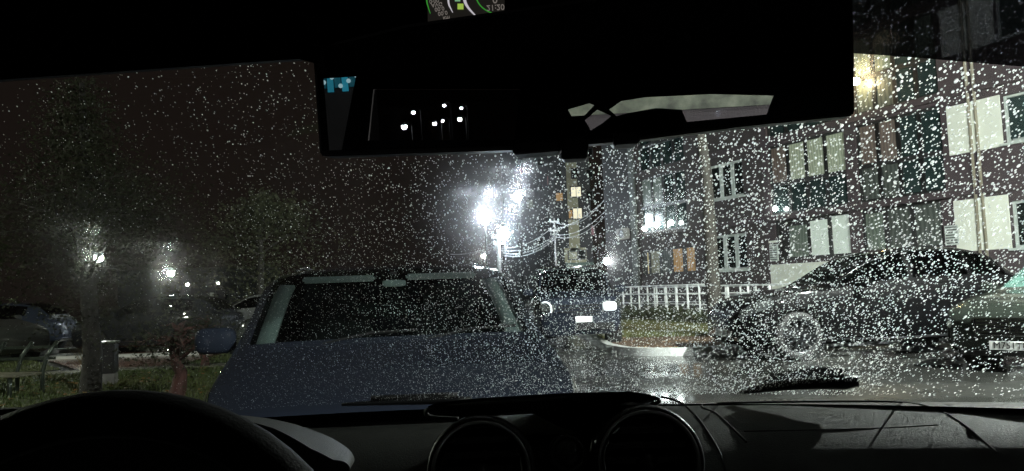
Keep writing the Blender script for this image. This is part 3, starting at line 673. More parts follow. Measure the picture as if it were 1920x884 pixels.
    # wheels
    for a in axles:
        for sx in (-1, 1):
            wb = float(np.interp(a, ys, cols[0])); M = Matrix.Translation((sx * (wb - .10), a, WR)) @ Matrix.Rotation(sx * math.pi / 2, 4, 'Y')
            RR = S.get("rim_r", WR * .66); tw = .10
            w = MB().lathe([(RR, -tw), (WR * .93, -tw), (WR, -tw * .6), (WR, tw * .6), (WR * .95, tw * .9), (RR * 1.02, tw), (RR, tw * .9)], M, 28).build("wheel", M_rubber, root, True)
            MB().lathe([(RR * 1.01, tw * .94), (RR * .95, tw * .97), (RR * .90, tw * .6), (RR * .88, -tw)], M, 28).build("rim", M_alloy, w, True)
            MB().lathe([(.001, -tw * .2), (RR * .88, -tw * .2)], M, 20).build("brake_disc", M_dark, w)
            n = S.get("spokes", 5)
            for k in range(n):
                R2 = M @ Matrix.Rotation(2 * math.pi * k / n + .3, 4, 'Z'); sw = S.get("spoke_w", .05)
                MB().add([R2 @ Vector(p) for p in ((.03, -sw * .6, tw * .78), (.03, sw * .6, tw * .78), (RR * .93, sw * .42, tw * .70), (RR * .93, -sw * .42, tw * .70), (.03, -sw * .6, tw * .4), (.03, sw * .6, tw * .4), (RR * .93, sw * .42, tw * .4), (RR * .93, -sw * .42, tw * .4))],
                         ((0, 1, 2, 3), (4, 7, 6, 5), (0, 4, 5, 1), (1, 5, 6, 2), (2, 6, 7, 3), (3, 7, 4, 0))).build("spoke", M_alloy, w)
            MB().lathe([(.001, tw * .86), (.05, tw * .84), (.065, tw * .6)], M, 12).build("hub_cap", M_alloy, w, True)
            # dark liner inside the arch
            AM = Matrix.Translation((sx * (wb - .30), a, WR)) @ Matrix.Rotation(sx * math.pi / 2, 4, 'Y')
            MB().lathe([(.001, 0), (AR + .01, 0), (AR + .01, .24)], AM, 24).build("arch_liner", M_dark, root)
    # mirrors
    my, mz = S["mirror"]; wb = float(np.interp(my, ys, cols[0]))
    for sx in (-1, 1):
        mr = MB().blob((sx * (wb + .10), my, mz), S.get("mirror_r", (.12, .075, .085)), .55).build("door_mirror", S.get("mirror_mat", paint), root, True)
        MB().box((min(sx * (wb - .07), sx * (wb + .02)), my - .02, mz - .08), (max(sx * (wb - .07), sx * (wb + .02)), my + .03, mz - .035)).build("mirror_arm", M_black, mr)
    # dark cabin: seats and dash
    cb = S["cabin"]
    for sx in (-.36, .36):
        st = MB().blob((sx, cb, .78), (.24, .11, .36), .5).build("seat", S.get("seat_mat", M_dark), root, True); MB().blob((sx, cb + .03, 1.2), (.13, .06, .1), .6).build("headrest", S.get("seat_mat", M_dark), st, True)
    return root, dict(ys=ys, cols=cols, SEC=SEC, parts=objs)
def plate(root, y, z, text, lit=None):
    p = bevel(MB().box((-.26, y - .012, z - .056), (.26, y, z + .056)).build("number_plate", lit or M_plate, root), .006, 1)
    if text: text_mesh("plate_lettering", text, .115, M_ink, p, Matrix.Translation((0, y - .0135, z)) @ Matrix.Rotation(math.pi / 2, 4, 'X'), .0008)
    return p
def bars(root, y, z0, z1, hw, n, m, name="grille_bar", t=.012):
    for k in range(n):
        z = z0 + (z1 - z0) * k / max(1, n - 1); MB().box((-hw, y - .02, z - t), (hw, y, z + t)).build(name, m, root)

# blue hatchback, nose to nose with us
PB = car_paint("blue_car_paint", (.024, .031, .049), beads=.22, rough=.5)
KB = [(0, .66, .48, .30, .60, .62), (.06, .75, .58, .22, .66, .70), (.2, .84, .66, .19, .74, .785), (.55, .895, .74, .18, .86, .895), (.98, .90, .835, .18, .945, .99), (1.10, .90, .835, .18, .955, 1.03), (1.4, .895, .815, .18, .96, 1.22),
      (1.88, .885, .785, .18, .965, 1.425), (2.5, .885, .78, .18, .975, 1.465), (3.1, .87, .72, .19, .985, 1.43), (3.5, .85, .60, .2, .99, 1.33), (3.85, .80, .56, .24, .95, 1.0), (4.0, .70, .48, .34, .80, .83)]
M_trim = mat("pale_pillar_trim", (.80, .86, .84), .7, c2=(.74, .80, .78), scale=4)
rb, ib = make_car("blue_car", (-.50, 3.25, 0), math.radians(9.5), KB, dict(screen=(1.08, 1.88), rear=(3.12, 3.82), windows=[(1.15, 2.25), (2.36, 3.3)], doors=[(1.25, 2.3), (2.32, 3.05)], axles=[.78, 3.25], wheel_r=.31, light_v=(5, 7), light_y=(.03, .52),
    mirror=(1.36, 1.03), mirror_r=(.115, .06, .075), cabin=2.3, screen_mat=M_carclear, mirror_mat=PB, cuts=[1.08]), "wet blue hatchback parked nose to nose with us beyond the dashboard", "car", PB)
def secpt(info, y, v, inset=.03):
    i = min(range(len(info["ys"])), key=lambda k: abs(info["ys"][k] - y)); x, z = info["SEC"][i][v]; return x, info["ys"][i], z
for sx in (-1, 1):
    pts = []
    for y in (1.14, 1.3, 1.5, 1.7, 1.86):
        x, yy, z = secpt(ib, y, iROOF + 1); pts.append((x, yy, z))
    vs = []; fs = []
    for k, (x, y, z) in enumerate(pts): vs += [(sx * (x - .015), y + .03, z - .04), (sx * (x - .105), y + .05, z - .045), (sx * (x - .105), y + .09, z - .06), (sx * (x - .015), y + .09, z - .06)]
    for k in range(len(pts) - 1):
        for q in range(4): fs.append((4 * k + q, 4 * k + (q + 1) % 4, 4 * k + 4 + (q + 1) % 4, 4 * k + 4 + q))
    MB().add(vs, fs).build("pillar_trim", M_trim, rb, True)
    bevel(MB().box((min(sx * .10, sx * .56), 1.84, 1.345), (max(sx * .10, sx * .56), 1.90, 1.385)).build("sun_visor", M_trim, rb), .012)
im = MB().blob((.02, 1.74, 1.325), (.075, .02, .022), .5).build("interior_mirror", M_trim, rb, True); MB().box((.0, 1.74, 1.32), (.04, 1.80, 1.40)).build("mirror_stalk", M_black, im)
MB().blob((0, 1.55, .90), (.68, .33, .07), .4).build("dash_top", M_dark, rb, True)
MB().box((-.7, 1.92, .3), (.7, 1.98, .6)).build("seat_back", M_dark, rb)
for sx, a in ((-.38, -.05), (.18, -.04)):
    wp = MB().tube([(sx, 1.03, 1.0), (sx + .25, 1.10, 1.045), (sx + .52, 1.13, 1.05)], .009, 5).build("wiper", M_black, rb)
bars(rb, .012, .40, .56, .40, 3, M_black); plate(rb, -.006, .34, None)
for sx in (-1, 1):
    MB().tube([(sx * .60, 1.9, 1.435), (sx * .60, 2.5, 1.475), (sx * .585, 3.1, 1.44)], .012, 6).build("roof_rail", M_chrome, rb, True)
    for y in (1.95, 2.85): MB().box((min(sx * .86, sx * .90), y, .80), (max(sx * .86, sx * .90), y + .16, .825)).build("door_handle", PB, rb)

# black estate car side-on by the kerb
PK = car_paint("black_car_paint", (.0011, .0011, .0013), beads=.0, rough=.5)
KK = [(0, .62, .46, .34, .70, .72), (.08, .74, .58, .24, .78, .81), (.3, .86, .68, .22, .92, .96), (.8, .94, .76, .22, 1.03, 1.06), (1.35, .955, .79, .22, 1.07, 1.12), (1.5, .955, .80, .22, 1.08, 1.17), (1.9, .96, .76, .22, 1.09, 1.42),
      (2.35, .96, .70, .22, 1.10, 1.625), (3.0, .96, .69, .22, 1.115, 1.72), (3.7, .96, .68, .23, 1.13, 1.70), (4.2, .945, .65, .24, 1.15, 1.60), (4.55, .92, .62, .28, 1.16, 1.40), (4.78, .86, .60, .36, 1.10, 1.16), (4.88, .76, .52, .48, .95, .98)]
rk, ik = make_car("black_car", (3.42, 12.95, 0), math.radians(-86), KK, dict(screen=(1.45, 2.35), rear=(4.15, 4.75), windows=[(1.6, 2.75), (2.83, 3.75), (3.85, 4.4)], doors=[(1.55, 2.78), (2.8, 3.6)], axles=[.92, 3.85], wheel_r=.375, rim_r=.27, spokes=10, spoke_w=.045,
    light_v=(5, 7), light_y=(.05, .55), mirror=(1.95, 1.17), cabin=2.75, cuts=[1.45]), "wet black estate car parked side-on in front of the block", "car", PK)
bars(rk, .01, .5, .68, .45, 4, M_chrome); plate(rk, -.006, .42, None)
for sx in (-1, 1):
    tr = [(sx * (secpt(ik, y, iROOF)[0] + .004), y, secpt(ik, y, iROOF)[2] + .012) for y in (1.6, 1.9, 2.2, 2.6, 3.0, 3.4, 3.8, 4.15)]
    MB().tube(tr, .012, 6).build("roof_rail", M_chrome, rk, True)
    tr = [(sx * (secpt(ik, y, iBELT)[0] + .004), y, secpt(ik, y, iBELT)[2] + .004) for y in (1.7, 2.2, 2.8, 3.4, 4.0)]
    MB().tube(tr, .008, 5).build("chrome_strip", M_chrome, rk, True)
    for y in (2.5, 3.45): bevel(MB().box((min(sx * .955, sx * .985), y, .93), (max(sx * .955, sx * .985), y + .2, .955)).build("door_handle", M_chrome, rk), .006, 1)
    bevel(MB().box((min(sx * .3, sx * .7), -.02 + .03, .31), (max(sx * .3, sx * .7), .06, .37)).build("fog_lamp", M_lens, rk), .01, 1)
    MB().tube([(sx * .955, 1.5, .30), (sx * .965, 2.6, .28), (sx * .955, 3.3, .30)], .02, 6).build("side_skirt", M_black, rk, True)

# grey-green saloon at the picture's edge, nose towards us
PS = car_paint("grey_green_car_paint", (.011, .0135, .011), beads=.1, rough=.3)
KS = [(0, .70, .56, .30, .64, .66), (.06, .80, .66, .22, .70, .735), (.25, .88, .72, .18, .78, .825), (.8, .915, .76, .17, .90, .945), (1.28, .92, .77, .17, .955, 1.0), (1.42, .92, .77, .17, .96, 1.04), (1.8, .92, .72, .17, .965, 1.25), (2.3, .92, .66, .17, .97, 1.43),
      (2.9, .92, .65, .17, .98, 1.46), (3.5, .91, .63, .18, .99, 1.38), (4.1, .90, .66, .19, 1.0, 1.10), (4.6, .86, .66, .22, .96, 1.0), (4.85, .72, .56, .34, .82, .85)]
rs_, is_ = make_car("grey_car", (6.10, 9.6, 0), math.radians(-56), KS, dict(screen=(1.4, 2.28), rear=(3.5, 4.1), windows=[(1.5, 2.65), (2.73, 3.7)], doors=[(1.5, 2.7), (2.72, 3.5)], axles=[.85, 3.75], wheel_r=.33, light_v=(4, 7), light_y=(.03, .42),
    mirror=(1.75, 1.02), cabin=2.7, lens=mat("pale_headlight_lens", (.30, .33, .30), .15, .4, coat=1., c2=(.12, .13, .12), scale=9), screen_mat=mat("mottled_green_windscreen", (.07, .13, .11), .2, c2=(.035, .07, .06), scale=9, coat=.6), cuts=[1.4]), "wet grey-green saloon with a chrome barred grille nosing into view", "car", PS)  # windscreen is an opaque mottled green instead of clear glass
gr = MB().box((-.41, -.012, .47), (.41, .02, .655)).build("grille", M_black, rs_)
for k in range(4): MB().box((-.39, -.03, .495 + k * .045), (.39, -.0135, .507 + k * .045)).build("grille_bar", M_chrome, gr)
MB().box((-.009, -.042, .47), (.009, -.031, .655)).build("centre_bar", M_chrome, gr)
for a, b in (((-.43, -.03, .656), (.43, .01, .678)), ((-.40, -.03, .452), (.40, .01, .469))): bevel(MB().box(a, b).build("grille_surround", M_chrome, gr), .006, 1)
for sx in (-1, 1): MB().tube([(sx * .40, -.015, .46), (sx * .43, -.015, .56), (sx * .435, -.01, .67)], .012, 6).build("grille_surround", M_chrome, gr, True)
plate(rs_, -.016, .335, "M751TM")
MB().box((-.62, -.01, .20), (.62, .03, .26)).build("lower_grille", M_black, rs_)
for sx in (-1, 1): MB().blob((sx * .665, .10, .585), (.165, .085, .075), .8).build("headlamp", mat("pale_headlight_lens", (.3, .33, .3), .15), rs_, True)

# oncoming off-roader
PO = car_paint("dark_offroader_paint", (.016, .02, .03), beads=.0, rough=.3)
KO = [(0, .70, .58, .42, .92, .95), (.06, .80, .68, .32, 1.0, 1.03), (.25, .88, .75, .30, 1.05, 1.09), (1.0, .91, .79, .30, 1.10, 1.14), (1.15, .91, .79, .30, 1.11, 1.2), (1.45, .91, .74, .30, 1.12, 1.55), (1.65, .91, .72, .30, 1.12, 1.66), (2.2, .91, .715, .30, 1.12, 1.70), (3.6, .90, .70, .3, 1.12, 1.68), (4.1, .88, .66, .34, 1.1, 1.5), (4.3, .8, .6, .45, .9, .95)]
ro, io = make_car("offroad_car", (1.28, 15.6, 0), math.radians(-1), KO, dict(screen=(1.12, 1.65), rear=(3.65, 4.1), windows=[(1.2, 2.2), (2.3, 3.4)], doors=[(1.2, 2.25), (2.27, 3.2)], axles=[.8, 3.4], wheel_r=.37, light_v=(5, 7), light_y=(.02, .3),
    mirror=(1.4, 1.2), cabin=2.2, cuts=[1.12]), "dark off-road car facing us on the road with a bright plate", "car", PO)
M_litplate = mat("glowing_plate", (.85, .86, .84), .4, emit=(.95, 1, 1), estr=.8)  # the plate's retroreflected brightness is put in as a glow
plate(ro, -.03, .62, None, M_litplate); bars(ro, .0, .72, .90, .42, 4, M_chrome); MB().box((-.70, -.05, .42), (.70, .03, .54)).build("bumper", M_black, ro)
L_HEAD = mat("headlight_glow", (.8, .85, .9), .2, emit=(.85, .95, 1), estr=.2)
for sx in (-1, 1):
    hl_o = MB().blob((sx * .62, -.01, .86), (.15, .05, .10), .6).build("headlight", L_HEAD if sx > 0 else M_lens, ro, True)
    if sx < 0: MB().tube([(-.72 + .24 * math.sin(a) * .5 + .05, -.065, .84 + .15 * math.cos(a)) for a in np.linspace(-.5, 2.6, 14)], .02, 6).build("light_ring", L_HEAD, hl_o, True)
    MB().tube([(sx * .66, 1.7, 1.73), (sx * .66, 3.4, 1.73)], .02, 6).build("roof_rail", M_chrome, ro, True)
    bevel(MB().box((min(sx * .1, sx * .62), 1.62, 1.52), (max(sx * .1, sx * .62), 1.68, 1.57)).build("sun_visor", M_trim, ro), .01, 1)
MB().tube([(-.7, 2.0, 1.74), (.7, 2.0, 1.74)], .02, 6).build("roof_bar", M_chrome, ro, True); MB().tube([(-.7, 2.9, 1.74), (.7, 2.9, 1.74)], .02, 6).build("roof_bar", M_chrome, ro, True)

# cars parked beyond the park lawn
PD = car_paint("dark_parked_paint", (.012, .013, .016), rough=.25); PP = car_paint("silver_parked_paint", (.07, .072, .07), rough=.3); PG = car_paint("pale_parked_paint", (.06, .066, .063), rough=.3)
side = dict(screen=(1.08, 1.88), rear=(3.12, 3.82), windows=[(1.15, 2.25), (2.36, 3.3)], doors=[(1.25, 2.3), (2.32, 3.05)], axles=[.78, 3.25], wheel_r=.32, light_v=(5, 7), light_y=(.03, .5), mirror=(1.36, 1.03), cabin=2.3, cuts=[1.08])
gc = "cars parked beyond the park lawn"
r1, _ = make_car("parked_car", (-11.35, 20.6, 0), math.radians(-94), KB, dict(side), "dark parked car with a shiny wheel rim behind the bushy tree", "car", PD, gc)
r2, _ = make_car("parked_car", (-9.6, 23.6, 0), math.radians(-90), KB, dict(side), "silver-roofed parked car behind the dark one, under the park lamp", "car", PP, gc)
r3, _ = make_car("parked_car", (-11.6, 18.4, .0), math.radians(75), KB, dict(side), "pale parked car glimpsed behind the bench at the picture's edge", "car", PG, gc)
r4, _ = make_car("parked_car", (-6.1, 17.2, .05), math.radians(-80), KB, dict(side), "pale parked car half hidden by the blue car's mirror", "car", PG, gc)
r5, _ = make_car("parked_car", (-17.5, 23.2, 0), math.radians(-88), KB, dict(side), "dark blue parked car farther off beyond the bench", "car", PB, gc)

# ------------------------------------------------------------------ our own car: cabin round the camera
own = empty("own_car", (.1, -.4, 0), 0, "dark car interior we look out of, with dashboard, steering wheel, long mirror and rain-dotted windscreen", "car")
bpy.context.view_layer.update(); OWI = own.matrix_world.inverted()
def adopt(o, parent=None):
    """parent an object built in world coordinates to our car (or to one of its parts)"""
    if parent is None: o.parent = own; o.matrix_parent_inverse = OWI
    else: o.parent = parent
    return o
def ybase(x): return .96 - .43 * (x + .1) ** 2
RAKE = math.radians(30); SLOPE_L = .66
def wpt(x, t, off=0.0):
    return Vector((x, ybase(x) - t * SLOPE_L * math.cos(RAKE) , 1.115 + t * SLOPE_L * math.sin(RAKE) )) + Vector((0, math.sin(RAKE), math.cos(RAKE))) * off
# windscreen: clear pane with a faint film of wiped grease that scatters lamp light
def windscreen_mat():
    m = bpy.data.materials.new("windscreen_glass"); m.use_nodes = True; nt = m.node_tree; nt.nodes.clear(); L = nt.links.new; N = nt.nodes.new
    t = N("ShaderNodeBsdfTransparent"); t.inputs[0].default_value = (.93, .95, .95, 1)
    g = N("ShaderNodeBsdfGlossy"); g.inputs["Roughness"].default_value = .0; g.inputs[0].default_value = (1, 1, 1, 1)
    tc = N("ShaderNodeTexCoord"); sx = N("ShaderNodeSeparateXYZ"); L(tc.outputs["Object"], sx.inputs[0])
    cx = N("ShaderNodeMath"); cx.operation = 'MULTIPLY'; cx.inputs[1].default_value = -1.15; L(sx.outputs[0], cx.inputs[0])      # the pane is bowed: its normal turns with x
    nv = N("ShaderNodeCombineXYZ"); nv.inputs[1].default_value = -1; L(cx.outputs[0], nv.inputs[0])
    nn = N("ShaderNodeVectorMath"); nn.operation = 'NORMALIZE'; L(nv.outputs[0], nn.inputs[0])
    def lobe(ior, rough, nrm):
        n = N("ShaderNodeBsdfRefraction"); n.inputs["IOR"].default_value = ior; n.inputs["Roughness"].default_value = rough; L(nrm, n.inputs["Normal"]); return n
    halo = lobe(1.06, .42, nn.outputs[0]); wide = lobe(1.09, .72, nn.outputs[0])
    # wiper scratches: facets of the film that lean along the sweep and draw lamps out into soft rays
    lobes = [(.40, halo), (.34, wide)]
    def leaning(dx, dz, t, rough, w):
        ad = N("ShaderNodeVectorMath"); ad.operation = 'ADD'; L(nn.outputs[0], ad.inputs[0]); ad.inputs[1].default_value = (dx * t, 0, dz * t)
        nm = N("ShaderNodeVectorMath"); nm.operation = 'NORMALIZE'; L(ad.outputs[0], nm.inputs[0]); lobes.append((w, lobe(1.12, rough, nm.outputs[0])))
    for k in range(14): leaning(.25, 1.0, .07 + .082 * k, .19 + .004 * k, .024 * (1 - k / 15.5) ** 1.1)
    for k in range(9): leaning(-.34, 1.0, .12 + .12 * k, .21, .008 * (1 - k / 11))
    for k in range(3): leaning(-.25, -1.0, .12 + .11 * k, .26, .012 * (1 - k / 4))
    acc = lobes[0][1]; tot = lobes[0][0]
    for w, nd in lobes[1:]:
        mxx = N("ShaderNodeMixShader"); tot += w; mxx.inputs[0].default_value = w / tot; L(acc.outputs[0], mxx.inputs[1]); L(nd.outputs[0], mxx.inputs[2]); acc = mxx
    m1 = acc
    m2 = N("ShaderNodeMixShader"); m2.inputs[0].default_value = .045; L(t.outputs[0], m2.inputs[1]); L(m1.outputs[0], m2.inputs[2])
    m3 = N("ShaderNodeMixShader"); m3.inputs[0].default_value = .035; L(m2.outputs[0], m3.inputs[1]); L(g.outputs[0], m3.inputs[2])
    o = N("ShaderNodeOutputMaterial"); L(m3.outputs[0], o.inputs[0]); return m
M_ws = windscreen_mat()
NX, NT = 40, 12; XA, XB = -.95, .95
vs = [wpt(XA + (XB - XA) * i / NX, t / NT) for t in range(NT + 1) for i in range(NX + 1)]
fs = [(t * (NX + 1) + i, t * (NX + 1) + i + 1, (t + 1) * (NX + 1) + i + 1, (t + 1) * (NX + 1) + i) for t in range(NT) for i in range(NX)]
me = bpy.data.meshes.new("windscreen"); me.from_pydata(vs, [], fs); ws = adopt(link("windscreen", me, M_ws, None, True))
bmw = bmesh.new(); bmw.from_mesh(me); WS = BVHTree.FromBMesh(bmw)
def on_ws(px, py):
    for k in range(60):                       # below the glass edge: step up until the glass is met
        h = WS.ray_cast(EYE, ray(px, py - k).normalized())
        if h[0] is not None: return h[0]
    return wpt(0, 0)
M_band = thin_glass("tinted_top_band", (.03, .03, .036), .02)
# tinted band along the top edge of the screen, inside the glass
bp_ = []
XS = [.05 + .9 * k / 24 for k in range(25)]
def band_t(x):                      # lower edge of the band, read off the photograph's arch
    lo, hi = 0, 1
    for _ in range(30):
        m = (lo + hi) / 2; px, py = proj(wpt(x, m, -.004)); edge = 99 + max(0, px - 1605) * .085 if px > 1605 else 99
        if py > edge: lo = m
        else: hi = m
    return m
vs = []; fs = []
for x in XS: vs += [wpt(x, band_t(x), -.004), wpt(x, 1.0, -.004)]
for k in range(len(XS) - 1): fs.append((2 * k, 2 * k + 2, 2 * k + 3, 2 * k + 1))
me = bpy.data.meshes.new("tinted_band"); me.from_pydata(vs, [], fs); adopt(link("tinted_band", me, M_band, None, True))

# dashboard
M_dash = mat("dash_plastic", (.036, .038, .035), .6, c2=(.029, .031, .028), scale=60, bump=.15, bscale=700, spec=.2)
M_hood = mat("hood_plastic", (.024, .024, .022), .6, c2=(.018, .018, .0165), scale=60, bump=.15, bscale=700, spec=.2)
M_dashd = mat("dash_dark_plastic", (.013, .013, .014), .4, bump=.1, bscale=700, spec=.3)
M_groove = mat("seam_black", (.004, .004, .004), .8)
PRO = [(-.06, 1.098), (0, 1.1065), (.05, 1.111), (.09, 1.107), (.125, 1.098), (.155, 1.083), (.178, 1.060), (.190, 1.03), (.196, .98), (.20, .90), (.205, .78)]
def dpt(x, k):
    d, z = PRO[k]; return Vector((x, ybase(x) * .55 + .96 * .45 - d - .0, z - (.012 * (1 if x < -.05 else 0))))
NXD = 72; vs = [dpt(-.95 + 1.9 * i / NXD, k) for k in range(len(PRO)) for i in range(NXD + 1)]
fs = [(k * (NXD + 1) + i, (k + 1) * (NXD + 1) + i, (k + 1) * (NXD + 1) + i + 1, k * (NXD + 1) + i + 1) for k in range(len(PRO) - 1) for i in range(NXD)]
me = bpy.data.meshes.new("dashboard"); me.from_pydata(vs, [], fs); dash = adopt(link("dashboard", me, M_dash, None, True))
bmd = bmesh.new(); bmd.from_mesh(me); DB = BVHTree.FromBMesh(bmd)
def on_dash(px, py, lift=0.0):
    d = ray(px, py).normalized(); h = DB.ray_cast(EYE, d)
    if h[0] is None: return at(px, py, .76)
    return h[0] - d * lift
# black lower edge of the screen
vs = []; fs = []
for i in range(NX + 1):
    x = XA + (XB - XA) * i / NX; vs += [wpt(x, .0, -.012), wpt(x, .022 + .012 * max(0, x - .2), -.012), wpt(x, .0, -.016) + Vector((0, .05, -.05))]
for i in range(NX): fs += [(3 * i, 3 * i + 3, 3 * i + 4, 3 * i + 1), (3 * i, 3 * i + 2, 3 * i + 5, 3 * i + 3)]
me = bpy.data.meshes.new("cowl_edge"); me.from_pydata(vs, [], fs); adopt(link("cowl_edge", me, M_groove, None, True))
def smooth_path(pts, n=8):
    P = [Vector((p[0], p[1], 0)) for p in pts]; out = []
    for i in range(len(P) - 1):
        a, b, c, d = P[max(i - 1, 0)], P[i], P[i + 1], P[min(i + 2, len(P) - 1)]
        for k in range(n):
            t = k / n; out.append(.5 * ((2 * b) + (c - a) * t + (2 * a - 5 * b + 4 * c - d) * t * t + (3 * b - a - 3 * c + d) * t**3))
    return [(p.x, p.y) for p in out] + [(P[-1].x, P[-1].y)]
def dash_line(name, pts, r, m, parent=dash, lift=.0004):
    o = MB().tube([on_dash(px, py, lift) for px, py in smooth_path(pts)], r, 6).build(name, m, None, True); o.parent = parent; return o
dash_line("airbag_seam", [(1400, 830), (1370, 800), (1342, 775), (1318, 765), (1326, 758), (1400, 755), (1550, 753), (1680, 754), (1745, 764), (1790, 785), (1830, 815), (1870, 850)], .0011, M_groove)
dash_line("airbag_seam", [(1395, 809), (1500, 807), (1650, 803), (1760, 797)], .0005, M_groove)
dash_line("trim_seam", [(1240, 744), (1275, 755), (1305, 780), (1330, 815), (1350, 850), (1360, 884)], .0012, M_groove)
# centre tray with a raised lip
def dash_pad(name, pts, h, m, parent=dash):
    P = [on_dash(px, py, -.004) for px, py in pts]; n = Vector((0, -.35, 1)).normalized()
    o = MB().prism(P, n * h).build(name, m, None); o.parent = parent; return bevel(o, .0025, 2)
tray = [(806, 778), (800, 771), (820, 763), (900, 757), (1050, 748), (1180, 744), (1222, 748), (1228, 757), (1190, 764), (1000, 776), (880, 783)]
tr_o = dash_pad("centre_tray", tray, .006, M_dashd)
for nm, pts in (("tray_lip", [(860, 786), (812, 783), (799, 775), (808, 766), (850, 760), (950, 753), (1060, 746)]), ("tray_lip", [(1060, 772), (1150, 767), (1225, 758), (1234, 750), (1222, 745)])):
    o = MB().tube([on_dash(px, py, .004) for px, py in smooth_path(pts)], .0022, 8).build(nm, M_dash, None, True); o.parent = dash
# round air vents and the hazard button
def vent(px, py, Y, R, name):
    c = at(px, py, Y); M = frame_to(c, (EYE - c) * .5 + Vector((0, -1, .15)) * .5)
    o = MB().lathe([(R * .80, -.05), (R * .86, -.012), (R * .92, .004), (R, .008), (R * 1.06, .002), (R * 1.10, -.02), (R * 1.12, -.09)], M, 48).build("air_vent", M_dashd, None, True); adopt(o)
    d = MB().lathe([(.0005, -.03), (R * .8, -.03)], M, 32).build("vent_core", M_black, None); d.parent = o
    MB().lathe([(R * .90, .0045), (R * .93, .009), (R * .97, .0085), (R * .965, .003)], M, 48).build("vent_ring", mat("satin_ring", (.3, .3, .31), .35, .8), None, True).parent = o
    for k in range(-2, 3):
        y = k * R * .3; hw = math.sqrt(max(0, (R * .78) ** 2 - y * y)); q = MB().box((-hw, y - .003, -.028), (hw, y + .003, -.004), M @ Matrix.Rotation(.35, 4, 'X')).build("vent_fin", M_black, None); q.parent = o
    q = MB().lathe([(.0005, .0), (R * .16, -.002), (R * .18, -.02)], M, 16).build("vent_knob", M_dashd, None, True); q.parent = o
    return o
vent(902, 884, .735, .0475, "a"); vent(1216, 866, .735, .0485, "b")
c = at(1063, 850, .742); M = frame_to(c, (EYE - c) * .5 + Vector((0, -1, .15)) * .5)
o = adopt(MB().lathe([(.0005, .004), (.0105, .004), (.013, .001), (.0145, .006), (.0165, .005), (.0175, -.03)], M, 32).build("hazard_button", M_dashd, None, True))
# instrument hood: an arched cowl
hood = [(-300, 1000), (-240, 800), (-100, 772), (40, 764), (180, 766), (300, 777), (420, 777), (520, 788), (600, 812), (648, 838), (664, 858), (660, 872), (640, 885), (600, 1000)]
HP = smooth_path(hood, 5); H1 = []; H2 = []; mid = []
for px, py in HP:                                   # front edge, ridge (the outline seen from the seat), far edge
    g = float(np.interp(px, [0, 420, 520, 600, 640, 665], [3, 4, 15, 30, 30, 16])) if py < 875 else 4
    H1.append(at(px - g * .55, py + g, .60)); mid.append(at(px, py, .655)); H2.append(at(px * .985 + 3, py + 7, .80))
n = len(H1); mb = MB()
mb.add(H1 + mid + H2, [(i, i + 1, n + i + 1, n + i) for i in range(n - 1)] + [(n + i, n + i + 1, 2 * n + i + 1, 2 * n + i) for i in range(n - 1)])
hd = adopt(mb.build("instrument_hood", M_hood, None, True))
inn = [p.lerp(Vector((-.19, .60, .99)), .10) for p in H1]
MB().add(H1 + inn + [p + Vector((0, .02, 0)) for p in inn], [(i, i + 1, n + i + 1, n + i) for i in range(n - 1)] + [(n + i, n + i + 1, 2 * n + i + 1, 2 * n + i) for i in range(n - 1)]).build("hood_lip", M_groove, None, True).parent = hd
MB().add([p + Vector((0, .014, 0)) for p in inn], [tuple(range(n))]).build("hood_backing", M_groove, None).parent = hd
# instrument panel with its dim glow behind the wheel
c = at(440, 930, .66); ip = adopt(MB().box((-.50, .672, .86), (-.205, .685, 1.10)).build("instrument_panel", M_groove, None))
for px, py, r, col, s in ((500, 885, .014, (.05, .9, .12), .06),):
    c = at(px, py, .606); MB().lathe([(.0005, 0), (r * 1.6, 0)], frame_to(c, (0, -1, .1)), 24).build("gauge_glow", mat("glow%d" % px, (.01, .01, .01), .5, emit=col, estr=s), None).parent = ip
# steering wheel
wc = at(130, 1345, .50); WM = frame_to(wc, (0, -1, .30)); R = .186
sw = adopt(MB().lathe([(R + .0165 * math.cos(a), .0165 * math.sin(a)) for a in [2 * math.pi * k / 12 for k in range(12)]], WM, 64, True).build("steering_wheel", mat("wheel_leather", (.0035, .0035, .0035), .6, bump=.15, bscale=400, spec=.06), None, True))
MB().blob((0, 0, -.02), (.075, .065, .03), .6, WM).build("wheel_hub", M_black, None, True).parent = sw
for a in (0, math.pi, -math.pi / 2):
    MB().tube([WM @ Vector((math.cos(a) * .05, math.sin(a) * .05, -.02)), WM @ Vector((math.cos(a) * (R - .005), math.sin(a) * (R - .005), 0))], [.024, .014], 8).build("wheel_spoke", M_black, None, True).parent = sw
o = MB().tube([WM @ Vector((math.cos(a) * (R - .0160), math.sin(a) * (R - .0160), .006)) for a in np.linspace(.2, 2.9, 40)], .0018, 6).build("wheel_trim", mat("wheel_trim_grey", (.05, .05, .05), .4), None, True); o.parent = sw

# sun visor, roof lining, pillars
M_lin = mat("roof_lining", (.005, .005, .005), .95, c2=(.004, .004, .004), scale=30, spec=.05)
vis = [at(px, py, .40) for px, py in ((-420, 186), (0, 150), (300, 129), (560, 111), (586, 118), (600, -420), (-420, -420))]
adopt(soft(MB().prism(vis, (0, .016, .004)).build("sun_visor", M_lin, None), 40))
hl = [at(px, py, .425) for px, py in ((575, 96), (760, 92), (1100, 92), (1400, 92), (1584, 92), (1586, -500), (575, -500))]
adopt(MB().prism(hl, (0, .012, .002)).build("mirror_header", M_lin, None))
zr = 1.56
adopt(MB().box((-.88, -1.4, zr), (1.08, .36, zr + .03)).build("roof_lining", M_lin, None))
for x0, x1 in ((-.86, -.80), (1.0, 1.06)): adopt(MB().box((x0, -1.4, .4), (x1, .70, 1.02)).build("door_panel", M_dark, None))
M_sg = thin_glass("dark_side_glass", (.08, .08, .09), .02)
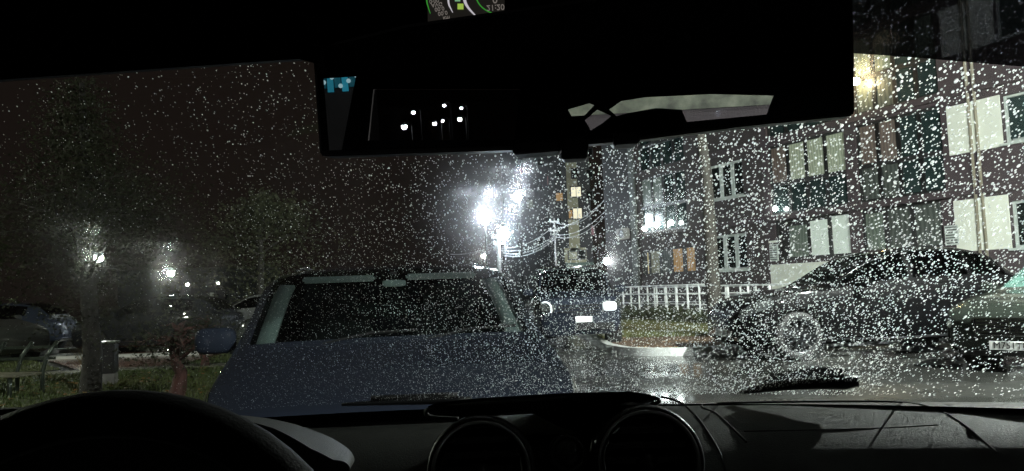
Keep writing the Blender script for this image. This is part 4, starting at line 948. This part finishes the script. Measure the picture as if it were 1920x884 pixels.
for x in (-.83, 1.03): adopt(MB().box((x - .003, -1.4, 1.02), (x + .003, .80, 1.56)).build("side_glass", M_sg, None))
for s, x in ((-1, -.78), (1, .985)): adopt(MB().tube([(x, .72, 1.02), (x - s * .06, .30, 1.42), (x - s * .08, .1, 1.47)], .035, 8).build("roof_pillar", M_lin, None, True))

# wipers lying on the lower screen
def wiper(px0, py0, px1, py1, rad, label=None):
    a, b = on_ws(px0, py0), on_ws(px1, py1); nrm = Vector((0, math.sin(RAKE), math.cos(RAKE)))
    pts = [on_ws(px0 + (px1 - px0) * t, py0 + (py1 - py0) * t - 5 * math.sin(math.pi * t)) + nrm * .004 for t in np.linspace(0, 1, 10)]
    w = adopt(MB().tube(pts, [rad * .35] + [rad * (.5 + .5 * t) for t in np.linspace(0, 1, 8)] + [rad * .6], 8).build("wiper", M_black, None, True))
    MB().tube([p + nrm * rad * 1.2 for p in pts[2:9]], rad * .8, 6).build("wiper_arm", M_black, None, True).parent = w
wiper(1390, 741, 1612, 722, .0085); wiper(640, 782, 885, 757, .0050)

# long clip-on rear-view mirror
MY = .41; mc = at(1100, 150, MY); dcen = (mc - EYE).normalized(); rcen = Vector((-.05, -1, .08)).normalized(); MN = (rcen - dcen).normalized()
def on_mirror(px, py):
    d = ray(px, py); return EYE + d * ((mc - EYE).dot(MN) / d.dot(MN))
def reflect_at(px, py, Y):
    """point at depth Y (behind us) that the mirror shows at this place"""
    p = on_mirror(px, py); d = (p - EYE).normalized(); r = d - 2 * d.dot(MN) * MN; return p + r * ((Y - p.y) / r.y)
mpoly = [(583, 92), (586, 130), (597, 290), (604, 293), (962, 281), (1200, 262), (1400, 236), (1603, 216), (1606, 210), (1601, -70), (1597, -76), (760, 44), (590, 86)]
mp = [on_mirror(px, py) for px, py in mpoly]
mh = adopt(MB().prism([p - MN * .0022 for p in mp], -MN * .016).build("mirror_housing", mat("mirror_black", (.0011, .0011, .0013), .4), None)); bevel(mh, .002, 2)
gl_ = [on_mirror(px, py) + MN * .0 for px, py in ((592, 98), (603, 283), (962, 273), (1200, 254), (1400, 228), (1597, 208), (1593, -66), (764, 52), (598, 92))]
mm = bpy.data.materials.new("mirror_silver"); mm.use_nodes = True; nt = mm.node_tree; nt.nodes.clear(); g = nt.nodes.new("ShaderNodeBsdfGlossy"); g.inputs[0].default_value = (.62, .66, .70, 1); g.inputs["Roughness"].default_value = .0
o_ = nt.nodes.new("ShaderNodeOutputMaterial"); nt.links.new(g.outputs[0], o_.inputs[0])
me = bpy.data.meshes.new("mirror_glass"); me.from_pydata(gl_, [], [tuple(range(len(gl_)))]); q = link("mirror_glass", me, mm); q.parent = mh
for pts in (((1052, 300), (1102, 298), (1104, 255), (1054, 257)), ((962, 292), (1052, 284), (1052, 262), (962, 266)), ((1150, 273), (1200, 270), (1200, 244), (1150, 246))):
    q = MB().prism([on_mirror(*p) + MN * .004 for p in pts], -MN * .03).build("mirror_clip", M_black, None); q.parent = mh; bevel(q, .0015, 1)

# rear of the cabin: a shell with the openings that the mirror shows
RY = -1.3
holes = [[(590, 147), (668, 140), (640, 287), (600, 289)], [(1065, 206), (1105, 194), (1114, 198), (1096, 217), (1072, 219)], [(1097, 226), (1120, 206), (1146, 218), (1130, 231), (1108, 245)],
         [(1142, 206), (1165, 190), (1210, 183), (1330, 177), (1450, 180), (1437, 215), (1288, 229), (1278, 206), (1230, 203), (1180, 212), (1156, 218)], [(700, 168), (975, 168), (965, 262), (690, 264)]]
hp = [[reflect_at(px, py, RY) for px, py in h] for h in holes]
outer = [Vector(p) for p in ((-1.6, RY, .2), (1.6, RY, .2), (1.6, RY, 2.2), (-1.6, RY, 2.2))]
polys = [[Vector((p.x, p.z, 0)) for p in outer]] + [[Vector((p.x, p.z, 0)) for p in h] for h in hp]
allp = outer + [p for h in hp for p in h]; tri = tessellate_polygon(polys)
me = bpy.data.meshes.new("rear_shell"); me.from_pydata(allp, [], [tuple(t) for t in tri]); adopt(link("rear_shell", me, M_lin))
M_rtint = thin_glass("rear_tinted_glass", (.035, .036, .038), .02)
for k, h in enumerate(hp):
    me = bpy.data.meshes.new("rear_glass"); me.from_pydata([p + Vector((0, -.01, 0)) for p in h], [], [tuple(range(len(h)))]); adopt(link("rear_glass", me, M_rtint if k == 4 else thin_glass("rear_quarter_glass", (.13, .135, .14), .02) if k == 0 else thin_glass("rear_clear%d" % k, (.8, .8, .78), .02)))
# what stands behind us: lamps, a lit shop front and a cream and maroon wall
for i, (px, py, r) in enumerate(((758, 238, .13), (775, 211, .085), (815, 232, .10), (830, 227, .075), (833, 198, .085), (862, 224, .12), (865, 203, .08))):
    h = reflect_at(px, py, -34 - i * 1.7); street_lamp(h, (h.x + .3, h.y - .2, 0), r, L_MIRROR, ["lamp reflected lowest at the left of the mirror's row of lights", "lamp reflected high at the left in the mirror", "lamp reflected low in the middle of the mirror's row", "lamp reflected close beside the low middle one in the mirror", "lamp reflected highest in the mirror", "lamp reflected low at the right of the mirror's row", "lamp reflected high at the right of the mirror's row"][i], "lamps seen in the mirror", pole_r=.012, pm=M_dark)
a, b = reflect_at(575, 122, -16), reflect_at(676, 168, -16)
sh = empty("shop_front", ((a.x + b.x) / 2, -16.2, 0), 0, "turquoise lit shop front reflected at the mirror's far end", "shop"); w = abs(a.x - b.x); zlo, zhi = sorted((a.z, b.z))
MB().box((-w / 2 - .1, -.6, 0), (w / 2 + .1, -.05, zhi + 1.2)).build("wall", M_brown, sh)
for k in range(7):
    x0 = -w / 2 + w * k / 7; g = (.9, .25, 1.3, .5, 1.6, .35, .8)[k]
    MB().box((x0 + .02, -.048, zlo + (zhi - zlo) * (.15 if k % 2 else .0)), (x0 + w / 7 - .02, 0, zhi)).build("lit_window", mat("turquoise_sign_%d" % k, (.02, .1, .12), .4, emit=(.04, .42, .55), estr=g * 2), sh)
for k in range(6): MB().blob((-w / 2 + w * (.1 + .16 * k), .06, zlo + .12 + .1 * (k % 3)), (.05, .05, .05), 1).build("bulb", lamp_mat("shop_bulb%d" % k, (.7, 1, 1), 4), sh, True)
a, b = reflect_at(1000, 150, -9.5), reflect_at(1500, 260, -9.5)
wl = empty("garden_wall", ((a.x + b.x) / 2, -9.5, 0), 0, "cream and maroon wall reflected at the lower edge of the mirror", "wall"); w = abs(a.x - b.x); zm = reflect_at(1300, 205, -9.5).z
M_weath = mat("weathered_cream", (.20, .20, .15), .8, c2=(.07, .07, .055), scale=5, detail=8)
MB().box((-w / 2, -.3, 0), (w / 2, 0, zm)).build("wall_base", M_maroon, wl); MB().box((-w / 2, -.28, zm), (w / 2, .02, zm + 2.4)).build("wall_top", M_weath, wl)

# instruments' windscreen reflection, put in as a glowing panel above the mirror
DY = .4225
dsp = empty("instrument_reflection", at(872, 15, DY), 0, "small glowing reflection of the instruments with green arcs and an upside-down 21:20 above the mirror", "screen")  # filed as a screen, but stands for the instruments' reflection in the windscreen
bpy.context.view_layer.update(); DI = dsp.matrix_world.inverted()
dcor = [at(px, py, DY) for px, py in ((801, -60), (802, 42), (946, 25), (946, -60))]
o = MB().prism(dcor, (0, .0018, 0)).build("screen", mat("reflected_black", (.012, .012, .011), .4, emit=(.55, .5, .42), estr=.018), dsp); o.matrix_parent_inverse = DI  # glowing face of the reflected instruments, not a screen of its own
e_green = mat("reflected_green", (.01, .05, .01), .5, emit=(.10, .75, .08), estr=.32); e_lime = mat("reflected_lime", (.02, .05, .01), .5, emit=(.55, .85, .12), estr=.55); e_mint = mat("reflected_mint", (.02, .05, .03), .5, emit=(.35, .75, .4), estr=.5)
e_white = mat("reflected_white", (.05, .05, .05), .5, emit=(.9, .85, .92), estr=.55); e_text = mat("reflected_text", (.04, .04, .04), .5, emit=(.7, .62, .55), estr=.22)
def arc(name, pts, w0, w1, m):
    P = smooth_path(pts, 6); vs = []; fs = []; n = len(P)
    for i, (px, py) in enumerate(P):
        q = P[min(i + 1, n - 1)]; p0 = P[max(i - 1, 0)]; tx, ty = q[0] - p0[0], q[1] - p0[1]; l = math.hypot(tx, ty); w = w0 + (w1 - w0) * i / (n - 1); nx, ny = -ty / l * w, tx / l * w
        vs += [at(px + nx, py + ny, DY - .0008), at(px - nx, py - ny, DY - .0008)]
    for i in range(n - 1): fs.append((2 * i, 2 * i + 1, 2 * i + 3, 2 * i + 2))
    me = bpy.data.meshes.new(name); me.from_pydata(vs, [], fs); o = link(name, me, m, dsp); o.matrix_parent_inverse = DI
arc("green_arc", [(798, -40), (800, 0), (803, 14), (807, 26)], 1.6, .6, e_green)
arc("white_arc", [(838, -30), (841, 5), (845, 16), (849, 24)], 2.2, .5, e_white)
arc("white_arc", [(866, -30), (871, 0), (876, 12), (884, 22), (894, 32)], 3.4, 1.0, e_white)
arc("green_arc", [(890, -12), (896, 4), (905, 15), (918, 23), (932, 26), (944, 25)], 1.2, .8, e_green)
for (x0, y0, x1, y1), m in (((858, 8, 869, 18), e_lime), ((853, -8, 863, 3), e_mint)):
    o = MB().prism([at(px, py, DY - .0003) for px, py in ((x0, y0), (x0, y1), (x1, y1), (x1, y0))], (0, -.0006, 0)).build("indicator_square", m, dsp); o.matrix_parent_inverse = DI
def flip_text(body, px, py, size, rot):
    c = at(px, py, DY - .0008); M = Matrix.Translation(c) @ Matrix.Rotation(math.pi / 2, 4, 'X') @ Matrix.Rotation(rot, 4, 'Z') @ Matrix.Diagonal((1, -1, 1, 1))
    o = text_mesh("reflected_text", body, size, e_text, dsp, M, .0002); o.matrix_parent_inverse = DI
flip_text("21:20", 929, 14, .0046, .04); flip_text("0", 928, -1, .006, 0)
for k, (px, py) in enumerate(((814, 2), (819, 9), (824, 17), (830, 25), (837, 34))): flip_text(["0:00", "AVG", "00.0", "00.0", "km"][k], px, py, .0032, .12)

# ------------------------------------------------------------------ raindrops on the windscreen
def drop_template(nu=9, prof=((.0, 0.0), (1.0, .0), (.93, .30), (.62, .62), (.25, .74))):
    vs = [(0, 0, 0)]; rings = []
    for r, z in prof[1:]:
        rings.append(len(vs)); vs += [(r * math.cos(2 * math.pi * k / nu), r * math.sin(2 * math.pi * k / nu), z) for k in range(nu)]
    vs.append((0, 0, .78)); top = len(vs) - 1; fs = []
    for k in range(nu):
        k2 = (k + 1) % nu
        for a, b in zip(rings, rings[1:]): fs += [(a + k, a + k2, b + k2), (a + k, b + k2, b + k)]
        fs.append((rings[-1] + k, rings[-1] + k2, top))
    return np.array(vs), np.array(fs)
TV, TF = drop_template()
U = Vector((1, 0, 0)); S_ = Vector((0, -math.cos(RAKE), math.sin(RAKE))); Nn = Vector((0, math.sin(RAKE), math.cos(RAKE)))
drops = []; cell = {}
def far_enough(x, s, r):
    ci, cj = int(x / .008), int(s / .008)
    for i in (-1, 0, 1):
        for j in (-1, 0, 1):
            for (a, b, q) in cell.get((ci + i, cj + j), ()):
                if math.hypot(a - x, (b - s) * .6) < (r + q) * .85: return False
    cell.setdefault((ci, cj), []).append((x, s, r)); return True
R = random.Random(5); NDROP = 136000
for _ in range(NDROP):
    x = R.uniform(-.80, .93); t = R.uniform(.02, .98); p = wpt(x, t); px, py = proj(p)
    if not (-600 < px < 2700 and -60 < py < 800): continue
    d = float(np.interp(px, [0, 300, 500, 850, 1000, 1200, 1700, 1920], [.22, .30, .50, .80, .95, 1.0, .95, .85]))
    if px < 440 and py > 430: d *= .35
    if px > 1690 and py > 560: d *= .45
    if py > 700 and px > 1650: d *= .6
    if R.random() > d: continue
    k = float(np.interp(px, [0, 700, 1000, 1400, 1920], [.35, .40, .68, .88, .90]))  # drops shrink leftwards to stand for the dimmer light there
    r = k * min(.00145, max(.00032, R.lognormvariate(math.log(.00055), .36)))
    if far_enough(x, t * SLOPE_L, r): drops.append((p, r, (2.05 - .75 * t) * R.uniform(.88, 1.12), R.uniform(-.1, .1)))
print('DROPS', len(drops))
V = np.zeros((len(drops), len(TV), 3)); 
for i, (p, r, el, rot) in enumerate(drops):
    c, s = math.cos(rot), math.sin(rot); lx = (TV[:, 0] * c - TV[:, 1] * s * el) * r; ly = (TV[:, 0] * s + TV[:, 1] * c * el) * r; lz = TV[:, 2] * r * 1.1
    V[i] = np.array(p) + np.outer(lx, U) + np.outer(ly, S_) + np.outer(lz + .0002, Nn)
Fq = (TF[None] + (np.arange(len(drops)) * len(TV))[:, None, None]).reshape(-1, 3); V = V.reshape(-1, 3)
me = bpy.data.meshes.new("raindrops"); me.vertices.add(len(V)); me.vertices.foreach_set("co", V.ravel()); me.loops.add(Fq.size); me.loops.foreach_set("vertex_index", Fq.ravel().astype(np.int32))
me.polygons.add(len(Fq)); me.polygons.foreach_set("loop_start", np.arange(0, Fq.size, 3, dtype=np.int32)); me.polygons.foreach_set("use_smooth", np.ones(len(Fq), dtype=bool)); me.update(); me.validate()
m = bpy.data.materials.new("rain_water"); m.use_nodes = True; nt = m.node_tree; nt.nodes.clear(); L = nt.links.new; N = nt.nodes.new
rf = N("ShaderNodeMixShader"); rf.inputs[0].default_value = .30; rf_a = N("ShaderNodeBsdfTransparent"); rf_b = N("ShaderNodeBsdfRefraction"); rf_b.inputs["IOR"].default_value = 1.2; rf_b.inputs["Roughness"].default_value = .3
L(rf_a.outputs[0], rf.inputs[1]); L(rf_b.outputs[0], rf.inputs[2])
tl = N("ShaderNodeBsdfTranslucent"); tl.inputs[0].default_value = (.92, .95, .96, 1); gl2 = N("ShaderNodeBsdfGlossy"); gl2.inputs["Roughness"].default_value = .05
mx = N("ShaderNodeMixShader"); mx.inputs[0].default_value = .68; L(rf.outputs[0], mx.inputs[1]); L(tl.outputs[0], mx.inputs[2])
mx2 = N("ShaderNodeMixShader"); mx2.inputs[0].default_value = .05; L(mx.outputs[0], mx2.inputs[1]); L(gl2.outputs[0], mx2.inputs[2])
o_ = N("ShaderNodeOutputMaterial"); L(mx2.outputs[0], o_.inputs[0])
o = link("raindrops", me, m); tag(o, "countless small raindrops beaded over the outside of our windscreen", None, None, "stuff")
